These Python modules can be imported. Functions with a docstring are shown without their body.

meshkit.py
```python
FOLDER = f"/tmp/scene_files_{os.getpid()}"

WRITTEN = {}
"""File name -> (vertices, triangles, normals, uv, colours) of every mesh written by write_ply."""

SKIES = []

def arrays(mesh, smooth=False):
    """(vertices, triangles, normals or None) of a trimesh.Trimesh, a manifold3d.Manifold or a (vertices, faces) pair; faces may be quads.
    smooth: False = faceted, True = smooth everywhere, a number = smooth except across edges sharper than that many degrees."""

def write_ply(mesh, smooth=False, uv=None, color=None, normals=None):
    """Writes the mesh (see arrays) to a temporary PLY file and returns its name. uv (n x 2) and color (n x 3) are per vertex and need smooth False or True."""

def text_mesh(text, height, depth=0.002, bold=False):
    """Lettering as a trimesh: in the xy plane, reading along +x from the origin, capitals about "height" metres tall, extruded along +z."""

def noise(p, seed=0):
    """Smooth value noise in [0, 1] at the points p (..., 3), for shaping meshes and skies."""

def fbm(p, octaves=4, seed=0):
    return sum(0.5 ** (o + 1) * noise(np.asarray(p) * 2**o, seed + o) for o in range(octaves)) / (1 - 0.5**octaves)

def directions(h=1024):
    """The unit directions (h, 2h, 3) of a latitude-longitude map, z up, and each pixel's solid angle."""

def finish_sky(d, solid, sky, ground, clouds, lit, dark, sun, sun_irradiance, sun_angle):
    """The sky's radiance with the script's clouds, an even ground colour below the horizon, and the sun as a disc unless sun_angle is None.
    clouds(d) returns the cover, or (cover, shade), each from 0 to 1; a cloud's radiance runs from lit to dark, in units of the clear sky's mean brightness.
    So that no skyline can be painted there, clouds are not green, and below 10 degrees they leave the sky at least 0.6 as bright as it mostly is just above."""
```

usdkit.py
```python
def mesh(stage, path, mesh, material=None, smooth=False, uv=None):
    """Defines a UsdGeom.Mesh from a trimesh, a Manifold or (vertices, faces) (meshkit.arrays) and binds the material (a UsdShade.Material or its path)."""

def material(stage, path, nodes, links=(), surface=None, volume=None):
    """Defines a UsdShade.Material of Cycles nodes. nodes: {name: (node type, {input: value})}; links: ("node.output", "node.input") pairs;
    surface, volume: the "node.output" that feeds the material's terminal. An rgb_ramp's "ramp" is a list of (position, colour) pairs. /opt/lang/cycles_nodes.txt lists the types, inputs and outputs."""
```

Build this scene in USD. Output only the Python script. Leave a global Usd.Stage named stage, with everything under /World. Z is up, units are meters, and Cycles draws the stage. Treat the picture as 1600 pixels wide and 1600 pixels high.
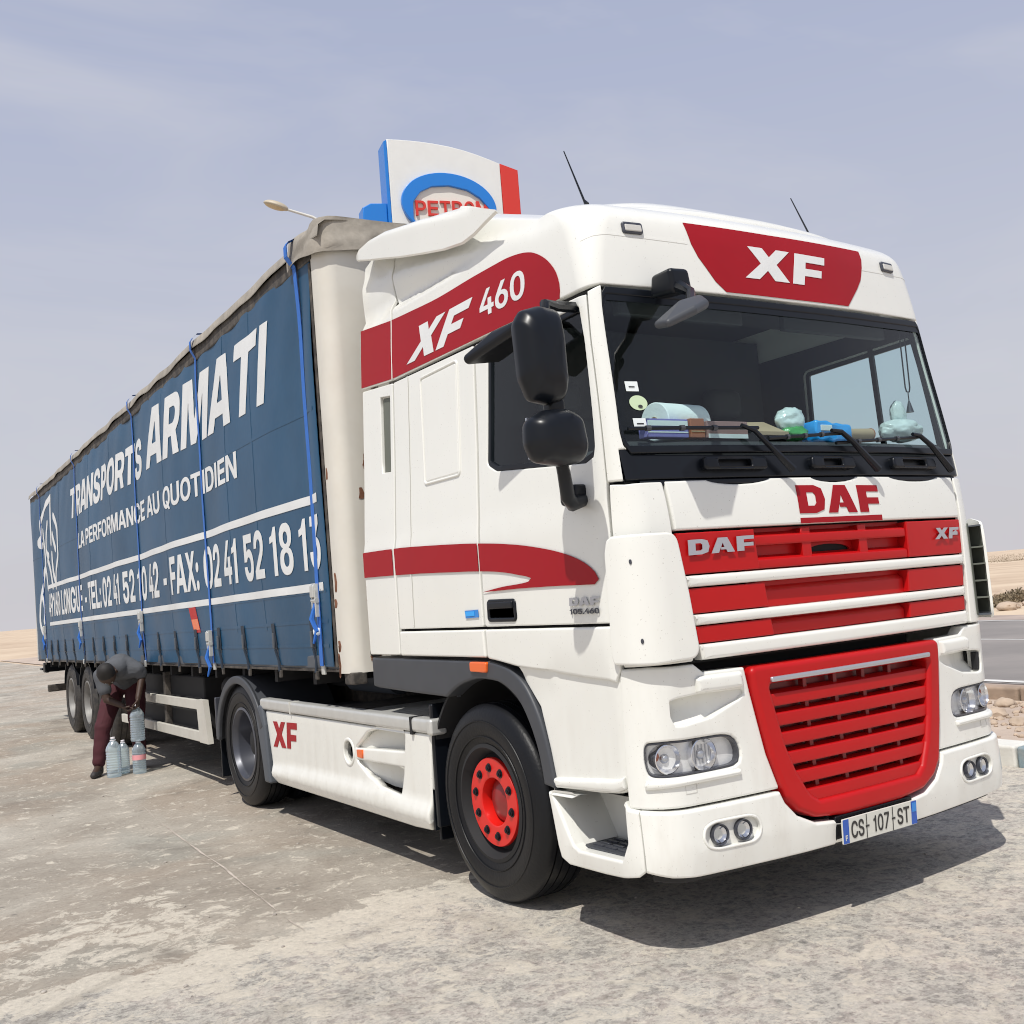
import math, random, glob, numpy as np, trimesh, shapely
import shapely.geometry as sg
from shapely import affinity
from shapely.ops import unary_union
from scipy.spatial import Delaunay
from scipy.interpolate import PchipInterpolator
import manifold3d as m3
import usdkit, meshkit
from pxr import Usd, UsdGeom, UsdLux, UsdShade, Gf, Sdf, Vt

# ------------------------------------------------------------------ stage, camera, sky, sun
stage = Usd.Stage.CreateInMemory()
UsdGeom.SetStageUpAxis(stage, UsdGeom.Tokens.z); UsdGeom.SetStageMetersPerUnit(stage, 1.0)
W_ = UsdGeom.Xform.Define(stage, '/World'); stage.SetDefaultPrim(W_.GetPrim())
UsdGeom.Scope.Define(stage, '/World/Looks')
rnd = random.Random(7); nrg = np.random.default_rng(11)

cam = UsdGeom.Camera.Define(stage, '/World/camera')
CR, CU, CF = np.array([.83869543, -.53876029, -.07954453]), np.array([.02647036, -.10555996, .99406057]), np.array([.54395708, .83581963, .07427148])
CP = np.array([-4.01117758, -3.3495661, 1.57475299])
mt = np.eye(4); mt[0, :3], mt[1, :3], mt[2, :3], mt[3, :3] = CR, CU, -CF, CP
cam.AddTransformOp().Set(Gf.Matrix4d(*mt.ravel().tolist()))
cam.CreateHorizontalApertureAttr(36.0); cam.CreateVerticalApertureAttr(36.0); cam.CreateFocalLengthAttr(36.0 * 1643.8 / 1600)
cam.CreateClippingRangeAttr(Gf.Vec2f(0.05, 20000))
cam.CreateExposureAttr(0.0)

SUN = np.array([-.46, -.36, 1.0]); SUN /= np.linalg.norm(SUN)
SKY_STRENGTH, SUN_INTENSITY = 0.10, 1.0
sky = UsdLux.DomeLight.Define(stage, '/World/sky')
sky.GetPrim().SetCustomDataByKey('kind', 'structure')
skm = usdkit.material(stage, '/World/Looks/sky_look', {
    "s": ("sky_texture", {"sky_type": "single_scattering", "sun_disc": False, "sun_elevation": math.asin(SUN[2]), "sun_rotation": math.atan2(SUN[0], SUN[1]), "altitude": 100.0, "air_density": 1.0, "aerosol_density": 2.0, "ozone_density": 1.5}),
    "tc": ("texture_coordinate", {}), "xyz": ("separate_xyz", {}),
    # dusty desert air: an even pale veil that thickens towards the horizon
    "hz": ("rgb_ramp", {"ramp": [(0.0, (.97, .97, .97)), (.06, (.93, .93, .93)), (.25, (.90, .90, .90)), (.55, (.80, .80, .80)), (1.0, (.45, .45, .45))]}),
    "hc": ("rgb_ramp", {"ramp": [(0.0, (6.2, 6.0, 6.35)), (.15, (6.0, 6.1, 6.75)), (.45, (4.9, 5.3, 6.9)), (1.0, (3.6, 4.3, 6.4))]}),
    "mh": ("mix_color", {}),
    "mp": ("mapping", {"scale": (1.2, 1.2, 4.0)}),
    "n": ("noise_texture", {"scale": 1.6, "detail": 6.0, "roughness": 0.55, "distortion": 0.6}),
    "r": ("rgb_ramp", {"ramp": [(0.42, (0, 0, 0)), (0.72, (.6, .6, .6))]}),
    "mx": ("mix_color", {"b": (6.6, 6.6, 7.0)}),
    "bg": ("background_shader", {"strength": SKY_STRENGTH})},
    [("tc.generated", "mp.vector"), ("tc.generated", "xyz.vector"), ("xyz.z", "hz.fac"), ("xyz.z", "hc.fac"), ("hz.color", "mh.fac"), ("s.color", "mh.a"), ("hc.color", "mh.b"),
     ("mp.vector", "n.vector"), ("n.fac", "r.fac"), ("r.color", "mx.fac"), ("mh.result", "mx.a"), ("mx.result", "bg.color")], surface="bg.background")
UsdShade.MaterialBindingAPI.Apply(sky.GetPrim()).Bind(skm)
sun = UsdLux.DistantLight.Define(stage, '/World/sun')
sun.CreateIntensityAttr(SUN_INTENSITY); sun.CreateAngleAttr(0.5); sun.CreateNormalizeAttr(True); sun.CreateColorAttr(Gf.Vec3f(1.0, .965, .905))
zz = SUN; xx = np.cross([0, 1, 0], zz); xx /= np.linalg.norm(xx); yy = np.cross(zz, xx)
ms = np.eye(4); ms[0, :3], ms[1, :3], ms[2, :3] = xx, yy, zz
sun.AddTransformOp().Set(Gf.Matrix4d(*ms.ravel().tolist()))

# ------------------------------------------------------------------ materials
def mat(name, col, rough=.5, coat=0., metal=0., var=0., vscale=3., bump=0., bscale=40., dust=0., dustcol=(.45, .38, .3), spec=.5, trans=0., ior=1.5, vstretch=(1, 1, 1)):
    n = {"p": ("principled_bsdf", {"roughness": rough, "metallic": metal, "coat_weight": coat, "coat_roughness": .06, "base_color": col, "ior": ior, "transmission_weight": trans}), "g": ("texture_coordinate", {})}
    l = []
    if var or dust or bump:
        n["mp"] = ("mapping", {"scale": vstretch}); l.append(("g.object", "mp.vector"))
    if var or dust:
        n["n"] = ("noise_texture", {"scale": vscale, "detail": 5.0, "roughness": .6})
        a = [max(0, c * (1 - var)) for c in col]; b = [min(1, c * (1 + var * .6)) for c in col]
        n["r"] = ("rgb_ramp", {"ramp": [(.3, a), (.7, b)]})
        l += [("mp.vector", "n.vector"), ("n.fac", "r.fac")]
        last = "r.color"
        if dust:
            n["n2"] = ("noise_texture", {"scale": vscale * 2.7, "detail": 7.0, "roughness": .7})
            n["r2"] = ("rgb_ramp", {"ramp": [(.42, (0, 0, 0)), (.75, (dust, dust, dust))]})
            n["mx"] = ("mix_color", {"b": dustcol})
            l += [("mp.vector", "n2.vector"), ("n2.fac", "r2.fac"), ("r2.color", "mx.fac"), ("r.color", "mx.a")]
            last = "mx.result"
        l.append((last, "p.base_color"))
    if bump:
        n["n3"] = ("noise_texture", {"scale": bscale, "detail": 4.0}); n["b"] = ("bump", {"strength": bump, "distance": .01})
        l += [("mp.vector", "n3.vector"), ("n3.fac", "b.height"), ("b.normal", "p.normal")]
    return usdkit.material(stage, '/World/Looks/' + name, n, l, surface="p.BSDF")

M = {}
M['white'] = usdkit.material(stage, '/World/Looks/white_paint', {
    "g": ("geometry", {}), "xyz": ("separate_xyz", {}), "mp": ("mapping", {"scale": (1.0, 1.0, .28)}),
    "n": ("noise_texture", {"scale": 2.2, "detail": 6.0, "roughness": .62}), "r": ("rgb_ramp", {"ramp": [(.3, (.745, .746, .695)), (.7, (.775, .775, .725))]}),
    "n2": ("noise_texture", {"scale": 9.0, "detail": 8.0, "roughness": .72}), "r2": ("rgb_ramp", {"ramp": [(.45, (0, 0, 0)), (.72, (1, 1, 1))]}),
    "zr": ("map_range", {"from_min": 1.7, "from_max": .2, "to_min": .0, "to_max": .30, "clamp": True}), "m": ("math", {"math_type": "multiply"}),
    "mx": ("mix_color", {"b": (.42, .37, .30)}),
    "sp": ("noise_texture", {"scale": 120.0, "detail": 2.0}), "sr": ("rgb_ramp", {"ramp": [(.70, (0, 0, 0)), (.74, (.5, .5, .5))]}), "mx2": ("mix_color", {"b": (.25, .21, .17)}),
    "rr": ("map_range", {"from_min": 0.0, "from_max": .4, "to_min": .26, "to_max": .6, "clamp": True}),
    "p": ("principled_bsdf", {"coat_weight": .45, "coat_roughness": .08})},
    [("g.position", "mp.vector"), ("g.position", "xyz.vector"), ("mp.vector", "n.vector"), ("n.fac", "r.fac"), ("mp.vector", "n2.vector"), ("n2.fac", "r2.fac"), ("r2.color", "m.value1"), ("xyz.z", "zr.value"), ("zr.result", "m.value2"), ("m.value", "mx.fac"), ("r.color", "mx.a"),
     ("g.position", "sp.vector"), ("sp.fac", "sr.fac"), ("sr.color", "mx2.fac"), ("mx.result", "mx2.a"), ("mx2.result", "p.base_color"), ("m.value", "rr.value"), ("rr.result", "p.roughness")], surface="p.BSDF")
M['cream'] = mat('cream_paint', (.63, .605, .54), .5, .05, var=.06, vscale=2.5, dust=.12, dustcol=(.5, .4, .28))
M['red'] = mat('red_decal', (.32, .004, .010), .45, .0, var=.05, ior=1.33)
M['redp'] = mat('red_paint', (.44, .004, .005), .42, .08, var=.06, ior=1.36)
M['redw'] = mat('red_wheel_paint', (.62, .010, .006), .35, .2)
M['redd'] = mat('dark_red_hub', (.23, .012, .012), .4, .2, var=.15, vscale=9)
M['black'] = mat('black_plastic', (.0045, .006, .009), .33, .0, ior=1.38, var=.15, vscale=6)
M['dark'] = mat('underbody_black', (.012, .012, .013), .8)
M['dusty'] = mat('dusty_chassis', (.045, .04, .036), .8, var=.4, vscale=4, dust=.25)
M['grey'] = mat('dark_grey_plastic', (.048, .052, .06), .5, var=.12, vscale=5)
M['slate'] = mat('slate_panel', (.075, .085, .10), .55, var=.12)
M['duct'] = mat('duct_grey', (.13, .14, .115), .6, var=.1)
M['rubber'] = mat('tyre_rubber', (.0045, .005, .0065), .45, ior=1.36, var=.2, vscale=8, bump=.15, bscale=60)
M['rubberd'] = mat('dusty_tyre', (.022, .021, .021), .65, var=.3, vscale=6, dust=.12)
M['rim'] = mat('grey_rim', (.062, .066, .082), .38, .2, metal=.3, var=.12)
M['rims'] = mat('silver_rim', (.24, .235, .225), .55, metal=.2, var=.2, dust=.35, dustcol=(.16, .14, .12))
M['chrome'] = mat('chrome', (.80, .80, .82), .12, metal=1.)
M['silver'] = mat('silver_badge', (.50, .51, .54), .3, metal=.7)
M['lampsilver'] = mat('lamp_silver', (.86, .86, .86), .3, metal=.25, var=.15, vscale=14)
M['alu'] = mat('aluminium', (.60, .60, .57), .42, metal=.45, var=.08, vscale=8)
M['aluw'] = mat('pale_alloy_rail', (.58, .56, .50), .5, metal=.1, var=.1, dust=.2)
M['curtain'] = mat('navy_curtain', (.008, .066, .142), .45, 0., var=.24, vscale=.7, dust=.12, dustcol=(.075, .14, .20), bump=.25, bscale=5)
M['print'] = mat('white_print', (.72, .73, .72), .5, var=.06, vscale=2, dust=.12, dustcol=(.35, .38, .42))
M['canvas'] = mat('roof_canvas', (.33, .30, .255), .9, var=.3, vscale=5, dust=.4, dustcol=(.17, .155, .13), bump=.5, bscale=14)
M['tab'] = mat('navy_tab', (.016, .026, .042), .6, var=.2, vscale=12)
M['strap'] = mat('blue_strap', (.025, .14, .50), .6, var=.1, vscale=20)
M['rust'] = mat('rust', (.20, .085, .045), .85, var=.4, vscale=20)
M['orange'] = mat('orange_lens', (.75, .12, .01), .2, .5)
M['amber'] = mat('amber_bulb', (.35, .07, .02), .2, .5)
M['blue'] = mat('blue_sticker', (.03, .22, .62), .35)
M['plateblue'] = mat('plate_blue', (.02, .09, .42), .35)
M['platew'] = mat('plate_white', (.62, .62, .56), .35, var=.04)
M['ink'] = mat('black_ink', (.02, .02, .02), .4)
M['sticker'] = mat('sticker_white', (.75, .80, .80), .5)
M['stickg'] = mat('sticker_green', (.55, .68, .45), .5)
M['cabin'] = mat('cabin_trim', (.035, .037, .04), .7)
M['paper'] = mat('towel_paper', (.78, .82, .82), .9, bump=.2, bscale=60)
M['kraft'] = mat('cardboard', (.42, .31, .2), .8, var=.08)
M['violet'] = mat('violet_box', (.22, .2, .5), .5)
M['terra'] = mat('terracotta_box', (.36, .13, .07), .6)
M['mauve'] = mat('mauve_book', (.32, .19, .18), .6)
M['sky_bag'] = mat('bright_blue_bag', (.02, .35, .85), .35, .2)
M['green_bag'] = mat('green_bag', (.06, .35, .09), .35, .2, var=.3, vscale=18)
M['clear_bag'] = mat('pale_bag', (.65, .74, .74), .3, .2, var=.15, vscale=14)
M['signw'] = mat('sign_white', (.73, .74, .715), .4, .2, var=.03)
M['signb'] = mat('sign_blue', (.012, .19, .62), .35, .3)
M['signr'] = mat('sign_red', (.62, .035, .02), .35, .3)
M['signc'] = mat('sign_cream', (.72, .70, .64), .6)
M['lampg'] = mat('lamp_grey', (.55, .54, .5), .5, var=.1)
M['lamphead'] = mat('lamp_head_tan', (.46, .40, .30), .5, var=.1)
M['lampl'] = mat('lamp_diffuser', (.50, .38, .22), .35)
M['skin'] = mat('dark_skin', (.048, .025, .016), .6, var=.15)
M['hair'] = mat('black_hair', (.012, .010, .009), .7)
M['tee'] = mat('grey_cotton', (.085, .09, .10), .9, var=.15, vscale=8, bump=.3, bscale=25)
M['maroon'] = mat('maroon_cotton', (.055, .008, .013), .85, var=.15, vscale=9, bump=.3, bscale=25)
M['shoe'] = mat('dark_shoe', (.03, .026, .025), .7)
M['kerbw'] = mat('kerb_white', (.68, .67, .62), .8, var=.12, vscale=5, dust=.15, bump=.3, bscale=30)
M['kerbb'] = mat('kerb_blue_grey', (.22, .29, .32), .8, var=.15, vscale=5, dust=.35, bump=.3, bscale=30)
M['kerbs'] = mat('kerb_sandstone', (.36, .27, .20), .9, var=.2, vscale=5, bump=.4, bscale=25)
M['rock'] = mat('desert_rock', (.46, .36, .27), .9, var=.25, vscale=4, bump=.5, bscale=18)
M['pebble'] = mat('pebble_stone', (.36, .33, .29), .9, var=.3, vscale=30)
M['bush'] = mat('dry_bush', (.20, .155, .095), .9, var=.3, vscale=10)
M['bottlelab'] = mat('pink_label', (.75, .32, .34), .5)
M['cap'] = mat('bottle_cap', (.75, .72, .74), .4)

def pane(name, tint, gl=.8):
    return usdkit.material(stage, '/World/Looks/' + name, {
        "t": ("transparent_bsdf", {"color": tint}), "g": ("glossy_bsdf", {"color": (gl, gl, gl), "roughness": .01}),
        "w": ("layer_weight", {"blend": .5}), "pw": ("math", {"math_type": "power", "value2": 4.0}), "ml": ("math", {"math_type": "multiply_add", "value2": .85, "value3": .045}), "m": ("mix_closure", {})},
        [("w.facing", "pw.value1"), ("pw.value", "ml.value1"), ("ml.value", "m.fac"), ("t.BSDF", "m.closure1"), ("g.BSDF", "m.closure2")], surface="m.closure")
M['glass'] = pane('window_glass', (.80, .91, .91))
M['lens'] = pane('lamp_lens', (.95, .96, .96))
M['pet'] = usdkit.material(stage, '/World/Looks/bottle_plastic', {
    "t": ("transparent_bsdf", {"color": (.82, .90, .93)}), "g": ("glossy_bsdf", {"color": (.9, .95, 1), "roughness": .12}), "d": ("diffuse_bsdf", {"color": (.66, .76, .80)}),
    "f": ("layer_weight", {"blend": .45}), "m": ("mix_closure", {}), "m2": ("mix_closure", {"fac": .22})},
    [("f.facing", "m.fac"), ("t.BSDF", "m.closure1"), ("g.BSDF", "m.closure2"), ("m.closure", "m2.closure1"), ("d.BSDF", "m2.closure2")], surface="m2.closure")

def ground_mat():
    R = lambda *st: ("rgb_ramp", {"ramp": [(a, (b, b, b) if np.ndim(b) == 0 else b) for a, b in st]})
    N = lambda sc, de, ro, di=0.: ("noise_texture", {"scale": sc, "detail": de, "roughness": ro, "distortion": di})
    mth = lambda t, **k: ("math", {"math_type": t, **k})
    n = {"g": ("geometry", {}), "xyz": ("separate_xyz", {}),
         # the slab: worn concrete with brown, greenish and pale areas
         "n1": N(.55, 9.0, .66, .6), "r1": R((.30, (.225, .192, .158)), (.42, (.325, .285, .240)), (.55, (.420, .378, .325)), (.72, (.53, .49, .43))),
         "n6": N(.33, 5.0, .55, .8), "r6": R((.46, 0.), (.60, .6)), "mx1": ("mix_color", {"b": (.345, .275, .215)}),
         "n7": N(.8, 4.0, .5, .5), "r7": R((.54, 0.), (.66, .5)), "mx7": ("mix_color", {"b": (.300, .300, .268)}),
         # it ends in a ragged pale rim; in front of it lies a rough, speckled surface
         "nw": N(.75, 9.0, .68), "ya": mth("multiply_add", value2=2.4),
         "ym": ("map_range", {"from_min": 2.98, "from_max": 2.70, "to_min": 0.0, "to_max": 1.0, "clamp": True}),
         "yr": ("map_range", {"from_min": 4.2, "from_max": 1.2, "to_min": 0.0, "to_max": 1.0, "clamp": True}), "rim": R((.0, 0.), (.405, 0.), (.425, 1.), (.47, .8), (.56, .2), (.70, 0.)),
         "pt": ("vector_math", {"math_type": "distance", "vector2": (-2.88, 2.32, 0.0)}), "pm": ("map_range", {"from_min": .95, "from_max": .25, "to_min": 0.0, "to_max": .085, "clamp": True}),
         "n2": N(6.5, 11.0, .80, .5), "c0": mth("multiply_add", value2=.035), "c1": mth("multiply_add", value2=.15), "c3": mth("add"), "c2": mth("subtract", value2=.055),
         "r2": R((.505, 0.), (.522, .8), (.60, 1.)), "mx2": ("mix_color", {"b": (.62, .565, .485)}),
         "n5": N(3.0, 8.0, .62), "r5": R((.34, (.300, .282, .262)), (.46, (.372, .345, .315)), (.56, (.43, .378, .342)), (.68, (.48, .44, .392))),
         "n8": N(40.0, 6.0, .72), "r8": R((.34, .56), (.45, .90), (.55, 1.07), (.66, 1.38)), "mx8": ("mix_color", {"blend_type": "multiply", "fac": 1.0}),
         "n9": N(8.0, 9.0, .74, .2), "r9": R((.44, 0.), (.485, .6), (.515, .6), (.56, 0.)), "mx9": ("mix_color", {"b": (.66, .62, .55)}),
         "mx5": ("mix_color", {}),
         "n3": N(.9, 6.0, .62, 1.2), "r3": R((.56, 0.), (.69, .5)), "mx3": ("mix_color", {"b": (.175, .152, .128)}),
         "n4": N(30.0, 7.0, .78), "r4": R((.30, (.60, .605, .585)), (.44, (.93, .93, .905)), (.56, (1.035, 1.035, 1.005)), (.74, (1.23, 1.23, 1.195))), "mx4": ("mix_color", {"blend_type": "multiply", "fac": 1.0}),
         "v": ("voronoi_texture", {"scale": 3.6, "feature": "f1", "randomness": 1.0}), "rv": R((.03, .6), (.09, 0.)), "mx6": ("mix_color", {"b": (.11, .105, .098)}),
         "p": ("principled_bsdf", {"roughness": .85}), "b1": ("bump", {"strength": .65, "distance": .012}), "b2": ("bump", {"strength": .8, "distance": .025})}
    l = [("g.position", "xyz.vector"), ("g.position", "pt.vector1")] + [("g.position", k + ".vector") for k in ("n1", "nw", "n2", "n3", "n4", "n5", "n6", "n7", "n8", "n9", "v")] + [
         ("nw.fac", "ya.value1"), ("xyz.y", "ya.value3"), ("ya.value", "ym.value"), ("ya.value", "yr.value"), ("yr.result", "rim.fac"), ("pt.value", "pm.value"),
         ("ym.result", "c0.value1"), ("n2.fac", "c0.value3"), ("rim.color", "c1.value1"), ("c0.value", "c1.value3"), ("c1.value", "c3.value1"), ("pm.result", "c3.value2"), ("c3.value", "c2.value1"), ("c2.value", "r2.fac"),
         ("n1.fac", "r1.fac"), ("r1.color", "mx1.a"), ("n6.fac", "r6.fac"), ("r6.color", "mx1.fac"), ("mx1.result", "mx7.a"), ("n7.fac", "r7.fac"), ("r7.color", "mx7.fac"),
         ("n5.fac", "r5.fac"), ("r5.color", "mx8.a"), ("n8.fac", "r8.fac"), ("r8.color", "mx8.b"), ("mx8.result", "mx9.a"), ("n9.fac", "r9.fac"), ("r9.color", "mx9.fac"),
         ("mx7.result", "mx5.a"), ("mx9.result", "mx5.b"), ("ym.result", "mx5.fac"),
         ("mx5.result", "mx2.a"), ("r2.color", "mx2.fac"), ("n3.fac", "r3.fac"), ("mx2.result", "mx3.a"), ("r3.color", "mx3.fac"),
         ("mx3.result", "mx4.a"), ("n4.fac", "r4.fac"), ("r4.color", "mx4.b"), ("v.distance", "rv.fac"), ("rv.color", "mx6.fac"), ("mx4.result", "mx6.a"),
         ("mx6.result", "p.base_color"), ("n4.fac", "b1.height"), ("c2.value", "b2.height"), ("b1.normal", "b2.normal"), ("b2.normal", "p.normal")]
    return usdkit.material(stage, '/World/Looks/worn_concrete', n, l, surface="p.BSDF")
M['ground'] = ground_mat()
def earth(name, cols, sc, bump=.4, rough=.95):
    return usdkit.material(stage, '/World/Looks/' + name, {
        "g": ("geometry", {}), "n": ("noise_texture", {"scale": sc, "detail": 9.0, "roughness": .65, "distortion": .3}), "r": ("rgb_ramp", {"ramp": [(.28, cols[0]), (.5, cols[1]), (.72, cols[2])]}),
        "n2": ("noise_texture", {"scale": 9.0, "detail": 6.0, "roughness": .7}), "b": ("bump", {"strength": bump, "distance": .05}), "p": ("principled_bsdf", {"roughness": rough})},
        [("g.position", "n.vector"), ("n.fac", "r.fac"), ("r.color", "p.base_color"), ("g.position", "n2.vector"), ("n2.fac", "b.height"), ("b.normal", "p.normal")], surface="p.BSDF")
M['sand'] = earth('desert_sand', [(.40, .29, .20), (.54, .42, .30), (.64, .52, .38)], .11)
M['sandn'] = earth('sandy_pavement', [(.36, .28, .22), (.46, .37, .30), (.55, .46, .37)], .8)
M['asphalt'] = earth('faded_asphalt', [(.19, .175, .165), (.235, .215, .20), (.29, .26, .24)], .35, .3, .85)
M['asphalt2'] = earth('dusty_shoulder', [(.28, .22, .19), (.36, .29, .25), (.45, .37, .31)], .6, .3, .9)
M['line'] = mat('road_line_paint', (.62, .61, .58), .8, var=.2, vscale=3)
M['joint'] = earth('joint_sand', [(.30, .26, .22), (.48, .42, .36), (.56, .50, .43)], 5., .5)

# ------------------------------------------------------------------ prims
used = {}
def path_for(parent, name):
    base = parent + '/' + name; k = used.get(base, 0); used[base] = k + 1
    return base if k == 0 else f'{base}_{k:03d}'
def part(parent, name, mesh, m, smooth=40, label=None):
    p = path_for(parent, name)
    if isinstance(mesh, (list, tuple)) and len(mesh) and isinstance(mesh[0], trimesh.Trimesh): mesh = trimesh.util.concatenate(list(mesh))
    g = usdkit.mesh(stage, p, mesh, M[m] if isinstance(m, str) else m, smooth)
    if label: g.GetPrim().SetCustomDataByKey('label', label)
    return p
def tagp(p, label=None, cat=None, group=None, kind=None):
    pr = stage.GetPrimAtPath(p)
    for k, v in (('label', label), ('category', cat), ('group', group), ('kind', kind)):
        if v: pr.SetCustomDataByKey(k, v)
    return p
def thing(name, label, cat, loc=(0, 0, 0), group=None, matrix=None):
    p = path_for('/World', name); x = UsdGeom.Xform.Define(stage, p)
    if matrix is not None: x.AddTransformOp().Set(Gf.Matrix4d(*np.asarray(matrix).T.ravel().tolist()))
    elif any(loc): x.AddTranslateOp().Set(Gf.Vec3d(*map(float, loc)))
    return tagp(p, label, cat, group)
def struct(name, mesh, m, smooth=False):
    return tagp(part('/World', name, mesh, m, smooth), kind='structure')

# ------------------------------------------------------------------ mesh helpers
def box(x0, x1, y0, y1, z0, z1, r=0.):
    if r <= 0:
        b = trimesh.creation.box(bounds=[[min(x0, x1), min(y0, y1), min(z0, z1)], [max(x0, x1), max(y0, y1), max(z0, z1)]]); return b
    lo, hi = np.minimum([x0, y0, z0], [x1, y1, z1]) + r, np.maximum([x0, y0, z0], [x1, y1, z1]) - r
    s = m3.Manifold.sphere(r, 12)
    return mf(m3.Manifold.batch_hull([s.translate([float(a), float(b), float(c)]) for a in (lo[0], hi[0]) for b in (lo[1], hi[1]) for c in (lo[2], hi[2])]))
def mf(m):
    q = m.to_mesh(); return trimesh.Trimesh(q.vert_properties[:, :3], q.tri_verts, process=False)
def tube(pts, r, n=10):
    pts = np.asarray(pts, float); rr = np.full(len(pts), r) if np.ndim(r) == 0 else np.interp(np.linspace(0, 1, len(pts)), np.linspace(0, 1, len(r)), r); V = []; F = []
    d = np.gradient(pts, axis=0); d /= np.linalg.norm(d, axis=1, keepdims=True)
    up = np.array([0, 0, 1.]) if abs(d[0][2]) < .9 else np.array([0, 1., 0])
    for p, t, q in zip(pts, d, rr):
        a = np.cross(t, up); a /= np.linalg.norm(a); b = np.cross(t, a)
        for k in range(n):
            w = 2 * math.pi * k / n; V.append(p + q * (math.cos(w) * a + math.sin(w) * b))
    for i in range(len(pts) - 1):
        for k in range(n):
            a, b, c, e = i * n + k, i * n + (k + 1) % n, (i + 1) * n + (k + 1) % n, (i + 1) * n + k
            F += [[a, b, c], [a, c, e]]
    for i0, fl in ((0, 1), ((len(pts) - 1) * n, 0)):
        V.append(pts[0 if fl else -1]); c = len(V) - 1
        for k in range(n):
            F.append([c, i0 + (k + 1) % n, i0 + k] if fl else [c, i0 + k, i0 + (k + 1) % n])
    t = trimesh.Trimesh(np.array(V), np.array(F), process=False); t.fix_normals(); return t
def lathe(prof, axis='x', n=56, close=False):
    """prof: (r, h) list -> revolved about axis, h along it"""
    P_ = np.asarray(prof, float); k = len(P_); a = np.linspace(0, 2 * np.pi, n, endpoint=False)
    V = np.zeros((n, k, 3))
    V[..., 0] = P_[None, :, 1]; V[..., 1] = P_[None, :, 0] * np.cos(a)[:, None]; V[..., 2] = P_[None, :, 0] * np.sin(a)[:, None]
    if axis == 'z': V = V[..., [1, 2, 0]]
    if axis == 'y': V = V[..., [2, 0, 1]]
    F = []
    for i in range(n):
        j = (i + 1) % n
        for q in range(k - 1 + (1 if close else 0)):
            q2 = (q + 1) % k
            F += [[i * k + q, j * k + q, j * k + q2], [i * k + q, j * k + q2, i * k + q2]]
    return trimesh.Trimesh(V.reshape(-1, 3), np.array(F), process=False)
def cyl(c, r, h, axis='x', n=32, r2=None):
    r2 = r if r2 is None else r2
    b = min(.12 * r, .2 * h, .01)
    t = lathe([(1e-5, -h / 2), (r - b, -h / 2), (r, -h / 2 + b), (r2, h / 2 - b), (r2 - b, h / 2), (1e-5, h / 2)], axis, n); t.fix_normals()
    t.apply_translation(c); return t

def rings(poly, res):
    out = []
    for k, rg in enumerate([poly.exterior] + list(poly.interiors)):
        c = np.asarray(rg.coords)[:-1, :2]
        ar = np.sum(c[:, 0] * np.roll(c[:, 1], -1) - np.roll(c[:, 0], -1) * c[:, 1])
        if (ar > 0) != (k == 0): c = c[::-1]
        pts = []
        for a, b in zip(c, np.roll(c, -1, 0)):
            m = max(1, int(math.ceil(np.linalg.norm(b - a) / res)))
            pts += [a + (b - a) * i / m for i in range(m)]
        out.append(np.array(pts))
    return out
def inset(r, d):
    e = np.roll(r, -1, 0) - r; e /= np.maximum(np.linalg.norm(e, axis=1, keepdims=True), 1e-9); n2 = np.stack([-e[:, 1], e[:, 0]], 1); n1 = np.roll(n2, 1, 0)
    return r + d * (n1 + n2) / np.maximum(1 + (n1 * n2).sum(1, keepdims=True), .45)
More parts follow.
